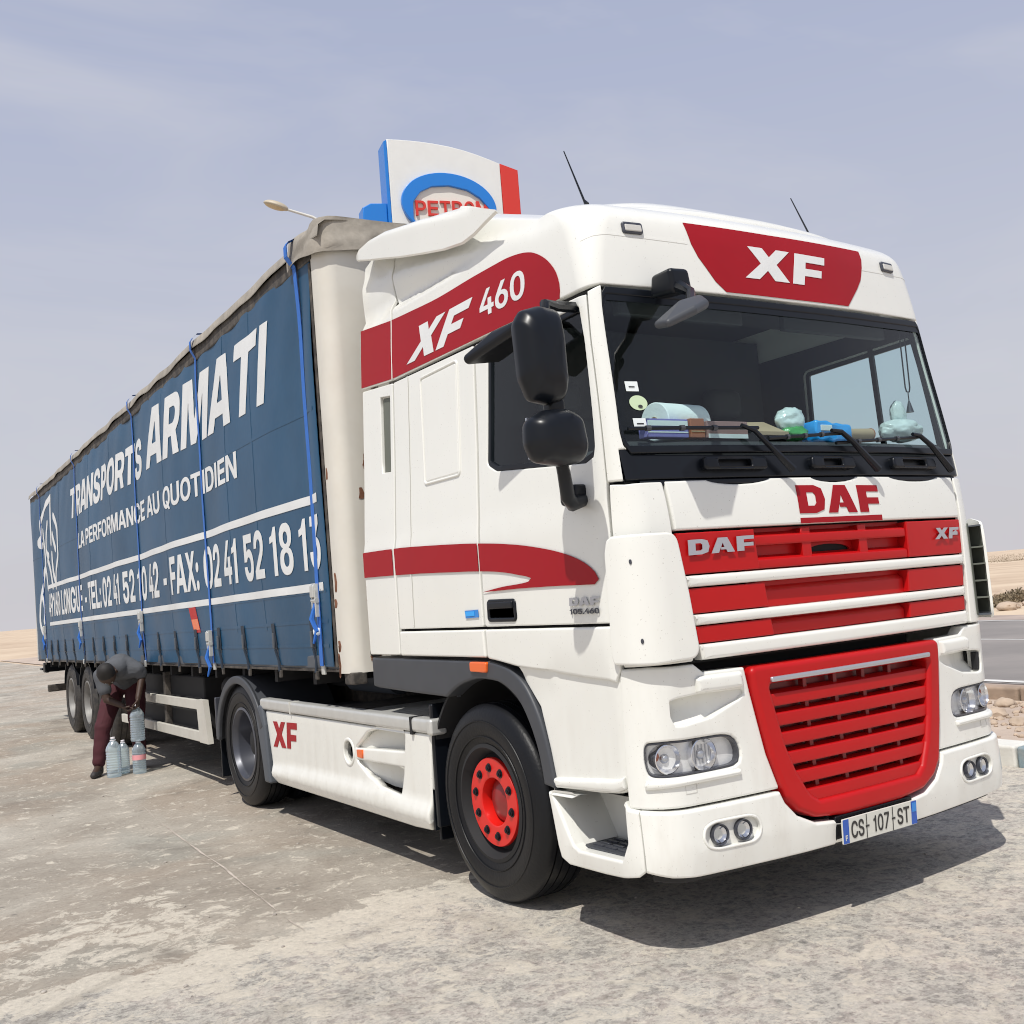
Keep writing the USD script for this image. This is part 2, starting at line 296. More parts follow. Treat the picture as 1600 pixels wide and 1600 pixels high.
def patch(poly, S, t=.015, off=0., r=.006, res=.07, back=True, seg=3):
    """a panel with rounded edges: the outline (u, v) laid on the surface S(u, v) -> points, outward normals"""
    if poly.geom_type != 'Polygon':
        return trimesh.util.concatenate([patch(g, S, t, off, r, res, back, seg) for g in poly.geoms if g.area > 1e-7])
    poly = shapely.remove_repeated_points(poly, 1e-4)
    rg = rings(poly, res); V = []; D = []; F = []; cnt = 0
    prof = [(0., -t)] + ([(r * (1 - math.cos(a)), -r * (1 - math.sin(a))) for a in np.linspace(0, math.pi / 2, seg + 1)] if r > 0 else [(0., 0.)])
    inner = []; innerid = []; outid = []
    for c in rg:
        n = len(c); rows = [inset(c, d) if d > 0 else c for d, _ in prof]
        for k, (row, (_, dep)) in enumerate(zip(rows, prof)):
            V.append(row); D.append(np.full(n, dep))
        for k in range(len(prof) - 1):
            i = np.arange(n); j = (i + 1) % n; a = cnt + k * n; b = cnt + (k + 1) * n
            F += [np.stack([a + i, a + j, b + j], 1), np.stack([a + i, b + j, b + i], 1)]
        inner.append(rows[-1]); innerid.append(cnt + (len(prof) - 1) * n + np.arange(n)); outid.append(cnt + np.arange(n))
        cnt += n * len(prof)
    ip = sg.Polygon(inner[0], inner[1:]).buffer(0)
    x0, y0, x1, y1 = ip.bounds
    gx, gy = np.meshgrid(np.arange(x0 + res * .5, x1, res), np.arange(y0 + res * .5, y1, res)); g = np.stack([gx.ravel(), gy.ravel()], 1)
    if len(g):
        sh = ip.buffer(-.55 * res); g = g[shapely.contains_xy(sh, g[:, 0], g[:, 1])] if not sh.is_empty else g[:0]
    g = g.reshape(-1, 2) + (nrg.random((len(g), 2)) - .5) * res * .1
    def tri(bnd, ids, keep, gid):
        pts = np.vstack(bnd + [g]); idx = np.concatenate(ids + [gid + np.arange(len(g))])
        f = Delaunay(pts).simplices; c = pts[f].mean(1)
        f = f[shapely.contains_xy(keep, c[:, 0], c[:, 1])]
        e1 = pts[f[:, 1]] - pts[f[:, 0]]; e2 = pts[f[:, 2]] - pts[f[:, 0]]; ar = e1[:, 0] * e2[:, 1] - e1[:, 1] * e2[:, 0]
        f = f[np.abs(ar) > 1e-10]; ar = ar[np.abs(ar) > 1e-10]
        f[ar < 0] = f[ar < 0][:, ::-1]
        return idx[f]
    F.append(tri(inner, innerid, ip, cnt)); V.append(g); D.append(np.zeros(len(g))); cnt += len(g)
    if back:
        F.append(tri(rg, outid, poly, cnt)[:, ::-1]); V.append(g); D.append(np.full(len(g), -t)); cnt += len(g)
    V = np.vstack(V); D = np.concatenate(D) + off
    P_, N_ = S(V[:, 0], V[:, 1])
    return trimesh.Trimesh(P_ + N_ * D[:, None], np.vstack(F), process=False)
def fn(Pf, eps=1e-3):
    def S(u, v):
        p = Pf(u, v); n = np.cross(Pf(u + eps, v) - Pf(u - eps, v), Pf(u, v + eps) - Pf(u, v - eps))
        return p, n / np.maximum(np.linalg.norm(n, axis=1, keepdims=True), 1e-12)
    return S
def plane(o, u, v):
    o, u, v = (np.asarray(a, float) for a in (o, u, v))
    return fn(lambda a, b: o + a[:, None] * u + b[:, None] * v)
def rnd_poly(pts, r=.02, holes=()):
    p = sg.Polygon(pts, holes).buffer(0)
    return p.buffer(-r, quad_segs=6).buffer(2 * r, quad_segs=6).buffer(-r, quad_segs=6) if r > 0 else p
def mir(p): return affinity.scale(p, -1, 1, origin=(0, 0))
def rect(a, b, c, d): return sg.box(min(a, c), min(b, d), max(a, c), max(b, d))
def ell(cx, cy, rx, ry, n=28): return sg.Polygon([(cx + rx * math.cos(2 * math.pi * k / n), cy + ry * math.sin(2 * math.pi * k / n)) for k in range(n)])

FONT = glob.glob("/opt/blender-*/*/datafiles/fonts/Inter.woff2")[0]
def glyphs(text, weight=700, size=160):
    """[(character, outline)] of a line of lettering, capitals 1 high, starting at (0, 0)"""
    from PIL import Image, ImageDraw, ImageFont
    f = ImageFont.truetype(FONT, size)
    try: f.set_variation_by_axes([32, weight])
    except Exception: pass
    k = 1 / (size * .727); pen = 0.; out = []; sw = .06 + .00019 * weight
    for ch in text:
        adv = f.getlength(ch) * k; s = None
        if ch == 'I': adv = sw + .16; s = sg.box(.08, 0, .08 + sw, 1)
        elif ch == '1': adv = .56; s = sg.Polygon([(.22, 0), (.22 + sw, 0), (.22 + sw, 1), (.22 + sw * .35, 1), (.17, .84), (.02, .80), (.02, .67), (.22, .71)])
        elif ch != ' ':
            x0, y0, x1, y1 = f.getbbox(ch, anchor="ls"); im = Image.new("L", (x1 - x0 + 8, y1 - y0 + 8)); ImageDraw.Draw(im).text((4 - x0, 4 - y0), ch, 255, f, anchor="ls")
            on = np.pad(np.asarray(im) > 127, ((0, 0), (1, 1))).astype(np.int8); rows, st = np.nonzero(np.diff(on, axis=1) == 1); en = np.nonzero(np.diff(on, axis=1) == -1)[1]
            s = unary_union([sg.box(a, -r - 1, b, -r) for a, r, b in zip(st, rows, en)]).buffer(.7).buffer(-.7).simplify(.8)
            s = affinity.affine_transform(s, [k, 0, 0, k, (x0 - 4) * k, (4 - y0) * k])
        if s is not None: out.append((ch, affinity.translate(s, pen, 0)))
        else: out.append((' ', None))
        pen += adv
    return out
def text_poly(text, weight=700, size=160): return unary_union([g for c, g in glyphs(text, weight, size) if g is not None])
def fit(poly, p00, p10, p01):
    """text box (bounds) -> affine so that lower-left p00, lower-right p10, upper-left p01"""
    x0, y0, x1, y1 = poly.bounds; p00, p10, p01 = map(np.array, (p00, p10, p01))
    a = (p10 - p00) / (x1 - x0); b = (p01 - p00) / (y1 - y0); o = p00 - a * x0 - b * y0
    return affinity.affine_transform(poly, [a[0], b[0], a[1], b[1], o[0], o[1]])
def letters_DAF():
    D = sg.Polygon([(0, 0), (.62, 0), (.92, .12), (1.0, .5), (.92, .88), (.66, 1), (0, 1)]).buffer(0).difference(sg.Polygon([(.34, .26), (.58, .26), (.66, .36), (.66, .64), (.58, .74), (.34, .74)]))
    A = sg.Polygon([(1.08, 0), (1.42, 1), (1.88, 1), (2.22, 0), (1.86, 0), (1.80, .2), (1.55, .2), (1.55, .36), (1.72, .36), (1.64, .66), (1.43, 0)])
    F = sg.Polygon([(2.34, 0), (2.70, 0), (2.70, .30), (3.18, .30), (3.18, .54), (2.70, .54), (2.70, .76), (3.22, .76), (3.22, 1), (2.34, 1)])
    return sg.MultiPolygon([D, A, F])
def letters_XF(sl=.0):
    X = sg.Polygon([(0, 0), (.40, 0), (.62, .30), (.86, 0), (1.30, 0), (.86, .52), (1.22, 1), (.82, 1), (.62, .73), (.40, 1), (-.02, 1), (.40, .50)])
    F = sg.Polygon([(1.40, 0), (1.76, 0), (1.76, .30), (2.30, .30), (2.30, .54), (1.76, .54), (1.76, .75), (2.38, .75), (2.38, 1), (1.40, 1)])
    return affinity.affine_transform(sg.MultiPolygon([X, F]), [1, sl, 0, 1, 0, 0])

# ------------------------------------------------------------------ the cab skin
KN = np.array([
    (0.20, 0.060, .060, 1.215, .22), (0.30, 0.000, .060, 1.225, .22), (0.40, -0.030, .055, 1.24, .22), (0.62, -0.020, .055, 1.24, .22), (0.80, -0.010, .050, 1.24, .22),
    (1.25, 0.000, .045, 1.24, .20), (1.80, 0.010, .050, 1.24, .18), (1.90, 0.017, .052, 1.24, .18), (2.00, 0.030, .055, 1.235, .15), (2.30, 0.076, .055, 1.214, .12), (2.87, 0.165, .055, 1.182, .10),
    (3.15, 0.190, .060, 1.165, .15), (3.24, 0.208, .060, 1.155, .18), (3.30, 0.262, .060, 1.135, .20), (3.35, 0.360, .065, 1.115, .22), (3.39, 0.48, .07, 1.09, .25), (3.42, 0.62, .08, 1.05, .28), (3.44, 0.75, .08, .95, .30)])
IP = [PchipInterpolator(KN[:, 0], KN[:, i]) for i in (1, 2, 3, 4)]
def cab(s, z):
    s = np.asarray(s, float); z = np.asarray(z, float); lf = .52 * np.clip(np.abs(s) - 2.66, 0, .90); zc = np.clip(np.where(z > 3.2, 3.2 + (z - 3.2) * .22 / (.22 + lf), z), KN[0, 0], KN[-1, 0])
    yc, k, W, r = [f(zc) for f in IP]; xt = W - r
    for _ in range(6):
        n = np.sqrt(1 + (2 * k * xt) ** 2); xt = W - r + r * 2 * k * xt / n
    n = np.sqrt(1 + (2 * k * xt) ** 2); cy = yc + k * xt ** 2 + r / n; a0 = np.arctan(2 * k * xt)
    sgn = np.where(s < 0, -1., 1.); a = np.abs(s); s1 = 2 + cy; t = np.clip((a - xt) / (s1 - xt), 0, 1); th = a0 + t * (np.pi / 2 - a0)
    x = np.where(a < xt, a, np.where(a > s1, W, W - r + r * np.sin(th))); y = np.where(a < xt, yc + k * a * a, np.where(a > s1, a - 2, cy - r * np.cos(th)))
    return np.stack([sgn * x, y, z], -1)
SK0 = fn(cab)
def ss(a, b, x): t = np.clip((x - a) / (b - a), 0, 1); return t * t * (3 - 2 * t)
def SK(s, z):
    """the skin with the scooped air guides in the upper sides and the soft break line in the lower ones"""
    p, n = SK0(s, z); y = np.abs(s) - 2
    lo = np.interp(y, [1.0, 1.25, 1.62, 2.11, 2.7], [3.297, 3.312, 3.322, 3.328, 3.33]); up = np.interp(y, [1.0, 1.55, 2.24, 2.7], [3.30, 3.398, 3.50, 3.53])
    f = np.clip((up - z) / np.maximum(up - lo, 1e-3), 0, 1) * (z > lo - .012) * np.clip((z - (lo - .012)) / .012, 0, 1)
    d = -.055 * ss(.95, 2.1, y) * (1 - .35 * ss(2.1, 2.35, y)) * f
    up2 = np.interp(y, [.45, 2.07, 2.7], [3.245, 3.52, 3.56]); d = d - .012 * ss(.4, 1.2, y) * ss(0, .03, z - up2)
    d = d + .010 * ss(1.905, 1.875, z) * ss(.1, .3, y) * (z > 1.2)
    return p + n * d[:, None], n
SIDE = SK
def spl_(pts, k=5):
    p = np.array(pts, float); t = np.r_[0, np.cumsum(np.linalg.norm(np.diff(p, axis=0), axis=1))]; return PchipInterpolator(t, p)(np.linspace(0, t[-1], len(p) * k)[:-1]).tolist()
def nearfar(poly):
    return ((poly, -1), (mir(poly), 1))

# ================================================================== the tractor unit
TR = thing('tractor_truck', 'white tractor truck with red grille, red stripes and a tall roof, parked facing the viewer', 'truck')
def tp(name, mesh, m, smooth=40, label=None, parent=TR): return part(parent, name, mesh, m, smooth, label)
def YZ(pts): return [(-(2 + y), z) for y, z in pts]
G = .004
def panel(name, pts, m, t=.022, off=0., r=.007, rr=.015, res=.07, holes=(), label=None, both=True, S=SK, gap=G, parent=TR):
    pl = rnd_poly(pts, rr).buffer(-gap)
    for h in holes: pl = pl.difference(h)
    out = []
    for q, s in (nearfar(pl) if both else ((pl, -1),)):
        out.append(tp(name, patch(FW(q) if name == 'cab_corner_panel' and s > 0 else q, S, t, off, r, res), m, 40, label, parent))
    return out
def decal(name, poly, m, off=.0025, res=.05, S=SK, parent=TR, label=None):
    return part(parent, name, patch(poly, S, .002, off, 0., res, back=False), m, 30, label)

# inner shell behind the panels, so that the joints are dark
WIN = rnd_poly(YZ([(1.10, 2.79), (.335, 2.815), (.24, 2.80), (.15, 2.65), (.165, 2.17), (.25, 2.125), (.31, 2.105), (1.05, 2.172), (1.135, 2.215)]), .035)
shell = sg.Polygon(YZ([(-.2, 1.2), (-.2, 2.93), (2.2, 2.93), (2.2, 1.26), (.95, 1.2)])).difference(WIN.buffer(.012))
for q, s in nearfar(shell): tp('cab_inner_shell', patch(q, SK0, .01, -.03, 0., .12), 'dark')
tp('front_inner_shell', patch(rect(-1.5, .62, 1.5, 2.1).difference(rect(-1.2, .55, 1.2, 1.2)), SK0, .01, -.075, 0., .12), 'dark')
tp('radiator_core', box(-.75, .75, .25, .34, .42, 1.9), 'dark')

def FW(poly):
    """the hood and grille reach a little further on the driver's side"""
    return shapely.transform(poly, lambda c: np.c_[c[:, 0] + .078 * np.clip((c[:, 0] - .45) / .45, 0, 1) * np.clip((1.55 - c[:, 0]) / .5, 0, 1), c[:, 1]])
# hood panel with three scallops under the wiper bearings
hood = rnd_poly([(-.985, 1.997), (-.4, 2.0), (0, 2.002), (.4, 2.0), (.985, 1.997), (.972, 1.772), (-.972, 1.772)], .012)
for c, w in ((-.57, .2), (.05, .17), (.66, .2)): hood = hood.difference(ell(c, 2.012, w, .036))
tp('hood_panel', patch(FW(shapely.segmentize(hood.buffer(-.003), .1)), SK, .03, 0, .012, .06), 'white')
dm = letters_DAF()
decal('hood_lettering', fit(dm, (-.233, 1.825), (.352, 1.818), (-.233, 1.958)), 'red', label='red maker lettering on the hood')
decal('hood_underline', sg.Polygon([(-.234, 1.778), (.352, 1.776), (.352, 1.803), (-.234, 1.803)]), 'red')

# cab corners and the air guides standing off them
panel('cab_corner_panel', [(-.990, 1.995), (-1.20, 1.993), (-1.50, 1.99), (-1.83, 1.995), (-1.885, 1.82), (-1.905, 1.5), (-1.92, 1.21), (-.94, 1.21), (-.98, 1.76)], 'white', .03)
DEF = [(-2.055, 1.228), (-2.045, 1.50), (-2.03, 1.70), (-1.97, 1.755), (-1.87, 1.768), (-1.0, 1.766), (-.965, 1.5), (-.938, 1.228), (-1.40, 1.221)]
def Sdef(u, v):
    p, n = SK0(u, v); a = np.abs(u)
    return p + n * (.052 - .022 * ss(1.5, 2.05, a))[:, None], n
def Sear(u, v):
    p, n = SK0(u, v); return p + n * (.078 - .050 * ss(1.45, 2.06, np.abs(u)))[:, None], n
EAR = [(2.055, 1.228), (2.045, 1.50), (2.03, 1.70), (1.97, 1.755), (1.80, 1.768), (1.52, 1.74), (1.47, 1.66), (1.45, 1.45), (1.44, 1.29), (1.50, 1.228)]
dp = tp('air_guide', patch(rnd_poly(DEF, .05), Sdef, .014, 0, .012, .05), 'white')
for u, z in ((1.592, 1.654), (1.545, 1.323)): part(dp, 'screw', patch(ell(-u, z, .022, .011, 14), Sdef, .004, .004, .002, .02), 'rim')
dq = tp('air_guide', patch(rnd_poly(EAR, .09), Sear, .014, 0, .006, .04), 'white')
part(dq, 'inner_lining', patch(rnd_poly([(1.22, 1.25), (1.24, 1.74), (1.95, 1.74), (1.98, 1.25)], .04), SK0, .004, .003, 0., .05), 'duct')
part(dq, 'inner_face', patch(rnd_poly([(1.50, 1.26), (1.50, 1.73), (2.0, 1.73), (2.0, 1.26)], .03), Sear, .002, -.016, 0., .05), 'duct')
for z in (1.245, 1.335, 1.425, 1.515, 1.605, 1.72):
    us = np.linspace(1.40, 1.99, 14); zs = np.full(14, z); a_ = cab(us, zs); b_ = Sear(us, zs)[0]; b_ = b_ - (b_ - a_) * .16
    V = np.concatenate([a_, b_, a_ + [0, 0, .008], b_ + [0, 0, .008]]); F = [[0, 14, 42], [0, 42, 28]]
    for i in range(13): F += [[i, i + 1, i + 15], [i, i + 15, i + 14], [i + 28, i + 43, i + 29], [i + 28, i + 42, i + 43], [i + 14, i + 15, i + 43], [i + 14, i + 43, i + 42]]
    part(dq, 'rib', trimesh.Trimesh(V, np.array(F), process=False), 'slate' if z > 1.7 or z < 1.3 else 'duct', False)

# upper grille: red bands, louvred in the middle, between white bars
bands = [(1.765, 1.582, .968, .952, .530), (1.524, 1.412, .942, .926, .500), (1.360, 1.284, .918, .908, .485)]
for zt, zb, a, b, c in bands:
    for q, s in nearfar(rnd_poly([(-a, zt), (-b, zb), (-c + .01, zb), (-c, zt)], .004)):
        tp('grille_side_panel', patch(FW(q.buffer(-.002)), SK, .09, .0, .006, .06), 'redp')
tp('grille_back_panel', patch(rect(-.56, 1.28, .56, 1.77).difference(ell(0, 1.65, .15, .03)), SK0, .01, -.06, 0., .06), 'redp')
def slat(z0, z1, w, d0=-.012, d1=-.045, tilt=.02, n=15):
    """a louvre: rounded front, sloping top, across the bowed front"""
    x = np.linspace(-w, w, n); prof = [(d1, z1 + tilt), (d0 - .004, z1), (d0, z1 - .006), (d0, z0 + .006), (d0 - .004, z0), (d1, z0)]; V = []
    for d, z in prof:
        p, nn = SK0(x, np.full(n, z)); V.append(p + nn * d)
    V = np.concatenate(V); F = []; k = len(prof)
    for j in range(k):
        for i in range(n - 1):
            a, b = j * n + i, j * n + i + 1; c, e = ((j + 1) % k) * n + i + 1, ((j + 1) % k) * n + i
            F += [[a, e, c], [a, c, b]]
    t = trimesh.Trimesh(V, np.array(F), process=False); t.fix_normals(); return t
for z0, z1, w in ((1.690, 1.732, .53), (1.585, 1.626, .53), (1.41, 1.485, .50), (1.285, 1.335, .48)): tp('grille_louvre', slat(z0, z1, w, -.006 if z0 > 1.5 else -.03, -.058), 'redp')
for x in (-.20, .20): tp('grille_divider', patch(rect(x - .03, 1.59, x + .03, 1.76), SK, .05, -.012, .004, .03), 'redp')
for zt, zb, a in ((1.579, 1.526, .952), (1.411, 1.361, .927), (1.283, 1.213, .915)):
    tp('grille_bar', patch(FW(shapely.segmentize(rnd_poly([(-a, zt), (a, zt), (a - .012, zb), (-a + .012, zb)], .006).buffer(-.0015), .2)), SK, .06, .010, .018, .07, seg=4), 'white')
decal('left_badge', fit(dm, (-.922, 1.664), (-.552, 1.670), (-.918, 1.730)), 'silver', .012, label='silver maker badge')
decal('right_badge', fit(letters_XF(), (.765, 1.664), (.985, 1.664), (.785, 1.722)), 'silver', .012, label='silver model badge')

# lower grille
GO = [(.665, 1.160), (.652, 1.045), (.630, .93), (.596, .76), (.540, .580), (.480, .515), (.380, .468), (.20, .449)]
GI = [(.560, 1.075), (.535, .96), (.500, .80), (.455, .68), (.395, .575), (.345, .541)]
GOp = rnd_poly([(-a, z) for a, z in GO] + [(a, z) for a, z in GO[::-1]], .03); GIp = rnd_poly([(-a, z) for a, z in GI] + [(a, z) for a, z in GI[::-1]], .02)
LG = tp('lower_grille_frame', patch(GOp.difference(GIp), SK, .10, .026, .024, .05, seg=5), 'redp')
tp('lower_grille_back', patch(GIp.buffer(.03), SK0, .01, -.075, 0., .06), 'redd')
for k in range(6):
    z1 = 1.028 - k * .0875; w = np.interp(z1, [z for a, z in GI[::-1]], [a for a, z in GI[::-1]]) + .012
    tp('lower_grille_louvre', slat(z1 - .054, z1, w, .008, -.05, .012), 'redp')
for x in (-.30, -.1, .1, .30): tp('lower_grille_brace', patch(rect(x - .012, .56, x + .012, 1.08), SK, .03, -.025, .004, .05), 'redd')
tp('grille_trim_strip', patch(rnd_poly([(-.555, 1.082), (.555, 1.082), (.56, 1.106), (-.56, 1.106)], .008), SK, .03, .038, .008, .06), 'silver')

# headlamp corners: panel with the lamp opening and the scooped recess above it
HEAD = sg.Polygon(spl_([(-1.705, .83), (-1.69, .872), (-1.62, .890), (-1.30, .892), (-.99, .889), (-.86, .888), (-.80, .880), (-.765, .855), (-.750, .810), (-.758, .772), (-.80, .755), (-.99, .752), (-1.30, .753), (-1.55, .757), (-1.65, .768), (-1.695, .80), (-1.705, .83)]))
CAV = rnd_poly([(-1.20, 1.058), (-.94, 1.074), (-.665, 1.068), (-.73, 1.028), (-.89, .972), (-1.03, .956), (-1.15, .960), (-1.21, 1.0)], .012)
cp = rnd_poly([(-.672, 1.165), (-.90, 1.168), (-.945, 1.205), (-1.5, 1.212), (-1.98, 1.21), (-2.015, 1.17), (-2.045, .66), (-2.03, .622), (-.88, .616), (-.548, .616), (-.60, .78), (-.655, 1.06)], .012)
for (q, s), (h, _), (c, _) in zip(nearfar(cp.buffer(-.003)), nearfar(HEAD), nearfar(CAV)):
    hp = tp('headlamp_panel', patch(q.difference(h.buffer(.005)).difference(c), SK, .07, 0, .012, .055), 'white')
    # sloping floor of the recess: deep outboard, running out towards the grille
    def Sc(u, v):
        p, n = SK0(u, v); a = np.abs(u); d = -.012 - .075 * ss(.68, 1.12, a) * ss(.93, 1.02, v + .0 * a)
        return p + n * d[:, None], n
    part(hp, 'recess_floor', patch(c.buffer(.015), Sc, .008, -.004, 0., .03), 'white')
    if s > 0: part(hp, 'recess_inlet', patch(rnd_poly([(1.06, .965), (1.205, .965), (1.205, 1.052), (1.06, 1.058)], .015), SK0, .03, -.010, 0., .03), 'dark')
    tp('headlamp_ledge', patch((lambda g: g if s < 0 else mir(g))(rnd_poly([(-.70, 1.078), (-.95, 1.080), (-.955, 1.14), (-.93, 1.150), (-.70, 1.148)], .01)), SK, .05, .022, .02, .04), 'white')
    tp('headlamp_sill', patch((lambda g: g if s < 0 else mir(g))(rnd_poly([(-.76, .738), (-1.70, .742), (-1.74, .72), (-1.70, .705), (-.76, .712)], .008)), SK, .04, .016, .014, .05), 'white')
    hl = tp('headlight', patch(h.buffer(-.002), SK, .001, -.006, 0., .05, back=False), 'lens')
    part(hl, 'housing', patch(h.buffer(.006), SK0, .006, -.042, 0., .05), 'lampsilver')
    ring = h.buffer(.004).difference(h.buffer(-.005)); part(hl, 'gasket', patch(ring, SK0, .05, -.010, .002, .04), 'rim')
    for u, z, rr in ((1.30, .823, .058), (.93, .820, .066)):
        c0, n0 = SK0(np.array([s * u]), np.array([z])); n0 = n0[0] * [.4, 1, 1]; n0 /= np.linalg.norm(n0)
        bowl = lathe([(.008, -.05), (rr * .5, -.04), (rr * .85, -.015), (rr, .008), (rr + .004, .006), (rr + .004, -.05)], 'z', 32)
        bowl.apply_transform(trimesh.geometry.align_vectors([0, 0, 1], n0)); bowl.apply_translation(c0[0] - n0 * .022); part(hl, 'reflector', bowl, 'chrome')
        lz = trimesh.creation.icosphere(2, rr * .36); lz.apply_translation(c0[0] - n0 * .048); part(hl, 'bulb_lens', lz, 'silver')
        for k in range(6):
            part(hl, 'reflector_fin', patch(rect(s * u + (k - 2.5) * rr * .28 - .002, z - rr * .6, s * u + (k - 2.5) * rr * .28 + .002, z + rr * .6), SK0, .004, -.036, 0., .04), 'silver') if u < 1 else None
    part(hl, 'indicator_bulb', patch(ell(s * 1.53, .835, .075, .022), SK0, .02, -.026, .012, .02), 'amber')
    decal('washer_cover', (lambda g: g.difference(g.buffer(-.004)))(rect(s * .995, .672, s * 1.075, .712)), 'lampg', .0015, parent=hp)

# bumper
bt = [(-1.835, .622), (-1.40, .615), (-.88, .611), (-.57, .611), (-.548, .56), (-.488, .495), (-.385, .448), (-.20, .430)]
bb = [(-1.825, .372), (-1.45, .350), (-.97, .338), (-.45, .330), (-.2, .330)]
bp = rnd_poly(bt + [(-a, z) for a, z in bt[::-1]] + [(-a, z) for a, z in bb] + bb[::-1], .006)
FOG = sg.Polygon(spl_([(-1.012, .490), (-.995, .532), (-.93, .552), (-.77, .550), (-.715, .530), (-.698, .488), (-.718, .446), (-.77, .428), (-.93, .430), (-.99, .448), (-1.012, .490)], 4))
BUM = tp('bumper', patch(bp.difference(FOG.buffer(-.010)).difference(mir(FOG.buffer(-.010))), SK, .06, .022, .016, .055, seg=4), 'white')
for h, s in nearfar(FOG):
    fb = tp('fog_light_bezel', patch(h.difference(h.buffer(-.012)), SK, .05, .027, .005, .03), 'white')
    part(fb, 'bezel_floor', patch(h.buffer(-.006), SK0, .006, .004, 0., .04), 'white')
    for u in (.920, .796):
        c0, n0 = SK0(np.array([s * u]), np.array([.490])); T_ = trimesh.geometry.align_vectors([0, 0, 1], n0[0])
        cup = lathe([(.002, -.022), (.034, -.012), (.038, .012), (.041, .015), (.044, .009), (.044, -.02)], 'z', 28); cup.apply_transform(T_); cup.apply_translation(c0[0] + n0[0] * .012)
        fl = tp('fog_light', cup, 'rim')
        b2 = lathe([(.002, -.016), (.02, -.013), (.034, .002)], 'z', 24); b2.apply_transform(T_); b2.apply_translation(c0[0] + n0[0] * .014); part(fl, 'reflector', b2, 'chrome')
        b3 = lathe([(.001, .009), (.022, .0085), (.040, .004)], 'z', 24); b3.apply_transform(T_); b3.apply_translation(c0[0] + n0[0] * .014); part(fl, 'lens', b3, 'lens')
tp('bumper_lower_lip', patch(rnd_poly([(-1.80, .37), (-1.4, .352), (-.9, .338), (0, .334), (.9, .338), (1.4, .352), (1.80, .37), (1.75, .31), (1.2, .292), (0, .285), (-1.2, .292), (-1.75, .31)], .01), SK, .05, -.02, .012, .07), 'dark')
# number plate
tp('plate_holder', patch(rnd_poly([(-.27, .334), (.27, .334), (.27, .452), (-.27, .452)], .008), SK, .04, .022, .004, .06), 'black')
SPL = plane((0, -.074, .385), (1, 0, 0), (0, -.05, 1))
npl = tp('number_plate', patch(rnd_poly([(-.262, -.056), (.262, -.056), (.262, .056), (-.262, .056)], .006), SPL, .006, 0, .002, .1), 'platew')
part(npl, 'blue_band', patch(rect(-.259, -.053, -.221, .053), SPL, .001, .0015, 0, .1, False), 'plateblue')
part(npl, 'blue_band', patch(rect(.221, -.053, .259, .053), SPL, .001, .0015, 0, .1, False), 'plateblue')
part(npl, 'region_badge', patch(rect(.226, .004, .255, .046), SPL, .001, .003, 0, .1, False), 'blue')
for a, b, t in ((-.205, -.118, 'CS'), (-.052, .058, '107'), (.118, .205, 'ST')): part(npl, 'characters', patch(fit(text_poly(t, 600), (a, -.038), (b, -.038), (a, .038)), SPL, .001, .002, 0, .1, False), 'ink')
for x in (-.094, .090): part(npl, 'dash', patch(rect(x - .012, -.004, x + .012, .004), SPL, .001, .002, 0, .1, False), 'ink'); part(npl, 'seam', patch(rect(x - .002 - .006, -.054, x + .002 - .006, .054), SPL, .001, .0025, 0, .1, False), 'ink')
part(npl, 'country_letter', patch(fit(text_poly('F', 700), (-.247, -.04), (-.233, -.04), (-.247, -.016)), SPL, .001, .003, 0, .1, False), 'platew')

# boarding step beside the bumper
STP = rnd_poly([(-2.775, .642), (-2.50, .648), (-2.08, .660), (-2.03, .632), (-1.840, .624), (-1.832, .37), (-1.95, .345), (-2.4, .322), (-2.66, .318), (-2.715, .345)], .012)
OPN = rnd_poly([(-2.735, .635), (-2.078, .665), (-2.095, .49), (-2.25, .408), (-2.56, .402), (-2.60, .42)], .012)
for (q, s), (o, _) in zip(nearfar(STP.buffer(-.003)), nearfar(OPN)):
    sb = tp('boarding_step', patch(q.difference(o), SK0, .06, .018, .014, .05), 'white')
    x0 = -s * -1.22; sx = s
    part(sb, 'back_wall', [box(sx * .98, sx * 1.0, .14, .80, .36, .60), box(sx * .98, sx * 1.13, .14, .16, .36, .60)], 'white')
    wl = sg.Polygon([(.735, .635), (.60, .41), (.79, .40), (.80, .64)])
    part(sb, 'rear_wall', trimesh.creation.extrude_polygon(wl, .2).apply_transform(np.array([[0, 0, 1, sx * 1.2 if sx < 0 else 1.0], [1, 0, 0, 0], [0, 1, 0, 0], [0, 0, 0, 1.]])), 'white')
    part(sb, 'floor', box(sx * .99, sx * 1.215, .20, .76, .385, .398), 'white')
    tr = part(sb, 'tread', box(sx * 1.02, sx * 1.205, .20, .60, .396, .412, .004), 'grey')
    for k in range(4): part(sb, 'tread_bar', [box(sx * (1.04 + .04 * k), sx * (1.055 + .04 * k),   .22 + .09 * j, .29 + .09 * j, .412, .418) for j in range(4)], 'rim')
# corner panel ahead of the wheel, below the door
panel('fender_panel', YZ([(.0, 1.19), (.70, 1.215), (.985, 1.215), (.93, 1.13), (.823, 1.016), (.768, .82), (.732, .648), (.42, .662), (.075, .690), (.03, .9)]), 'white', .03, -.014, .01)
panel('fender_sill', YZ([(.745, .705), (.40, .735), (.085, .760), (.07, .70), (.30, .678), (.72, .652)]), 'white', .05, .012, .02)

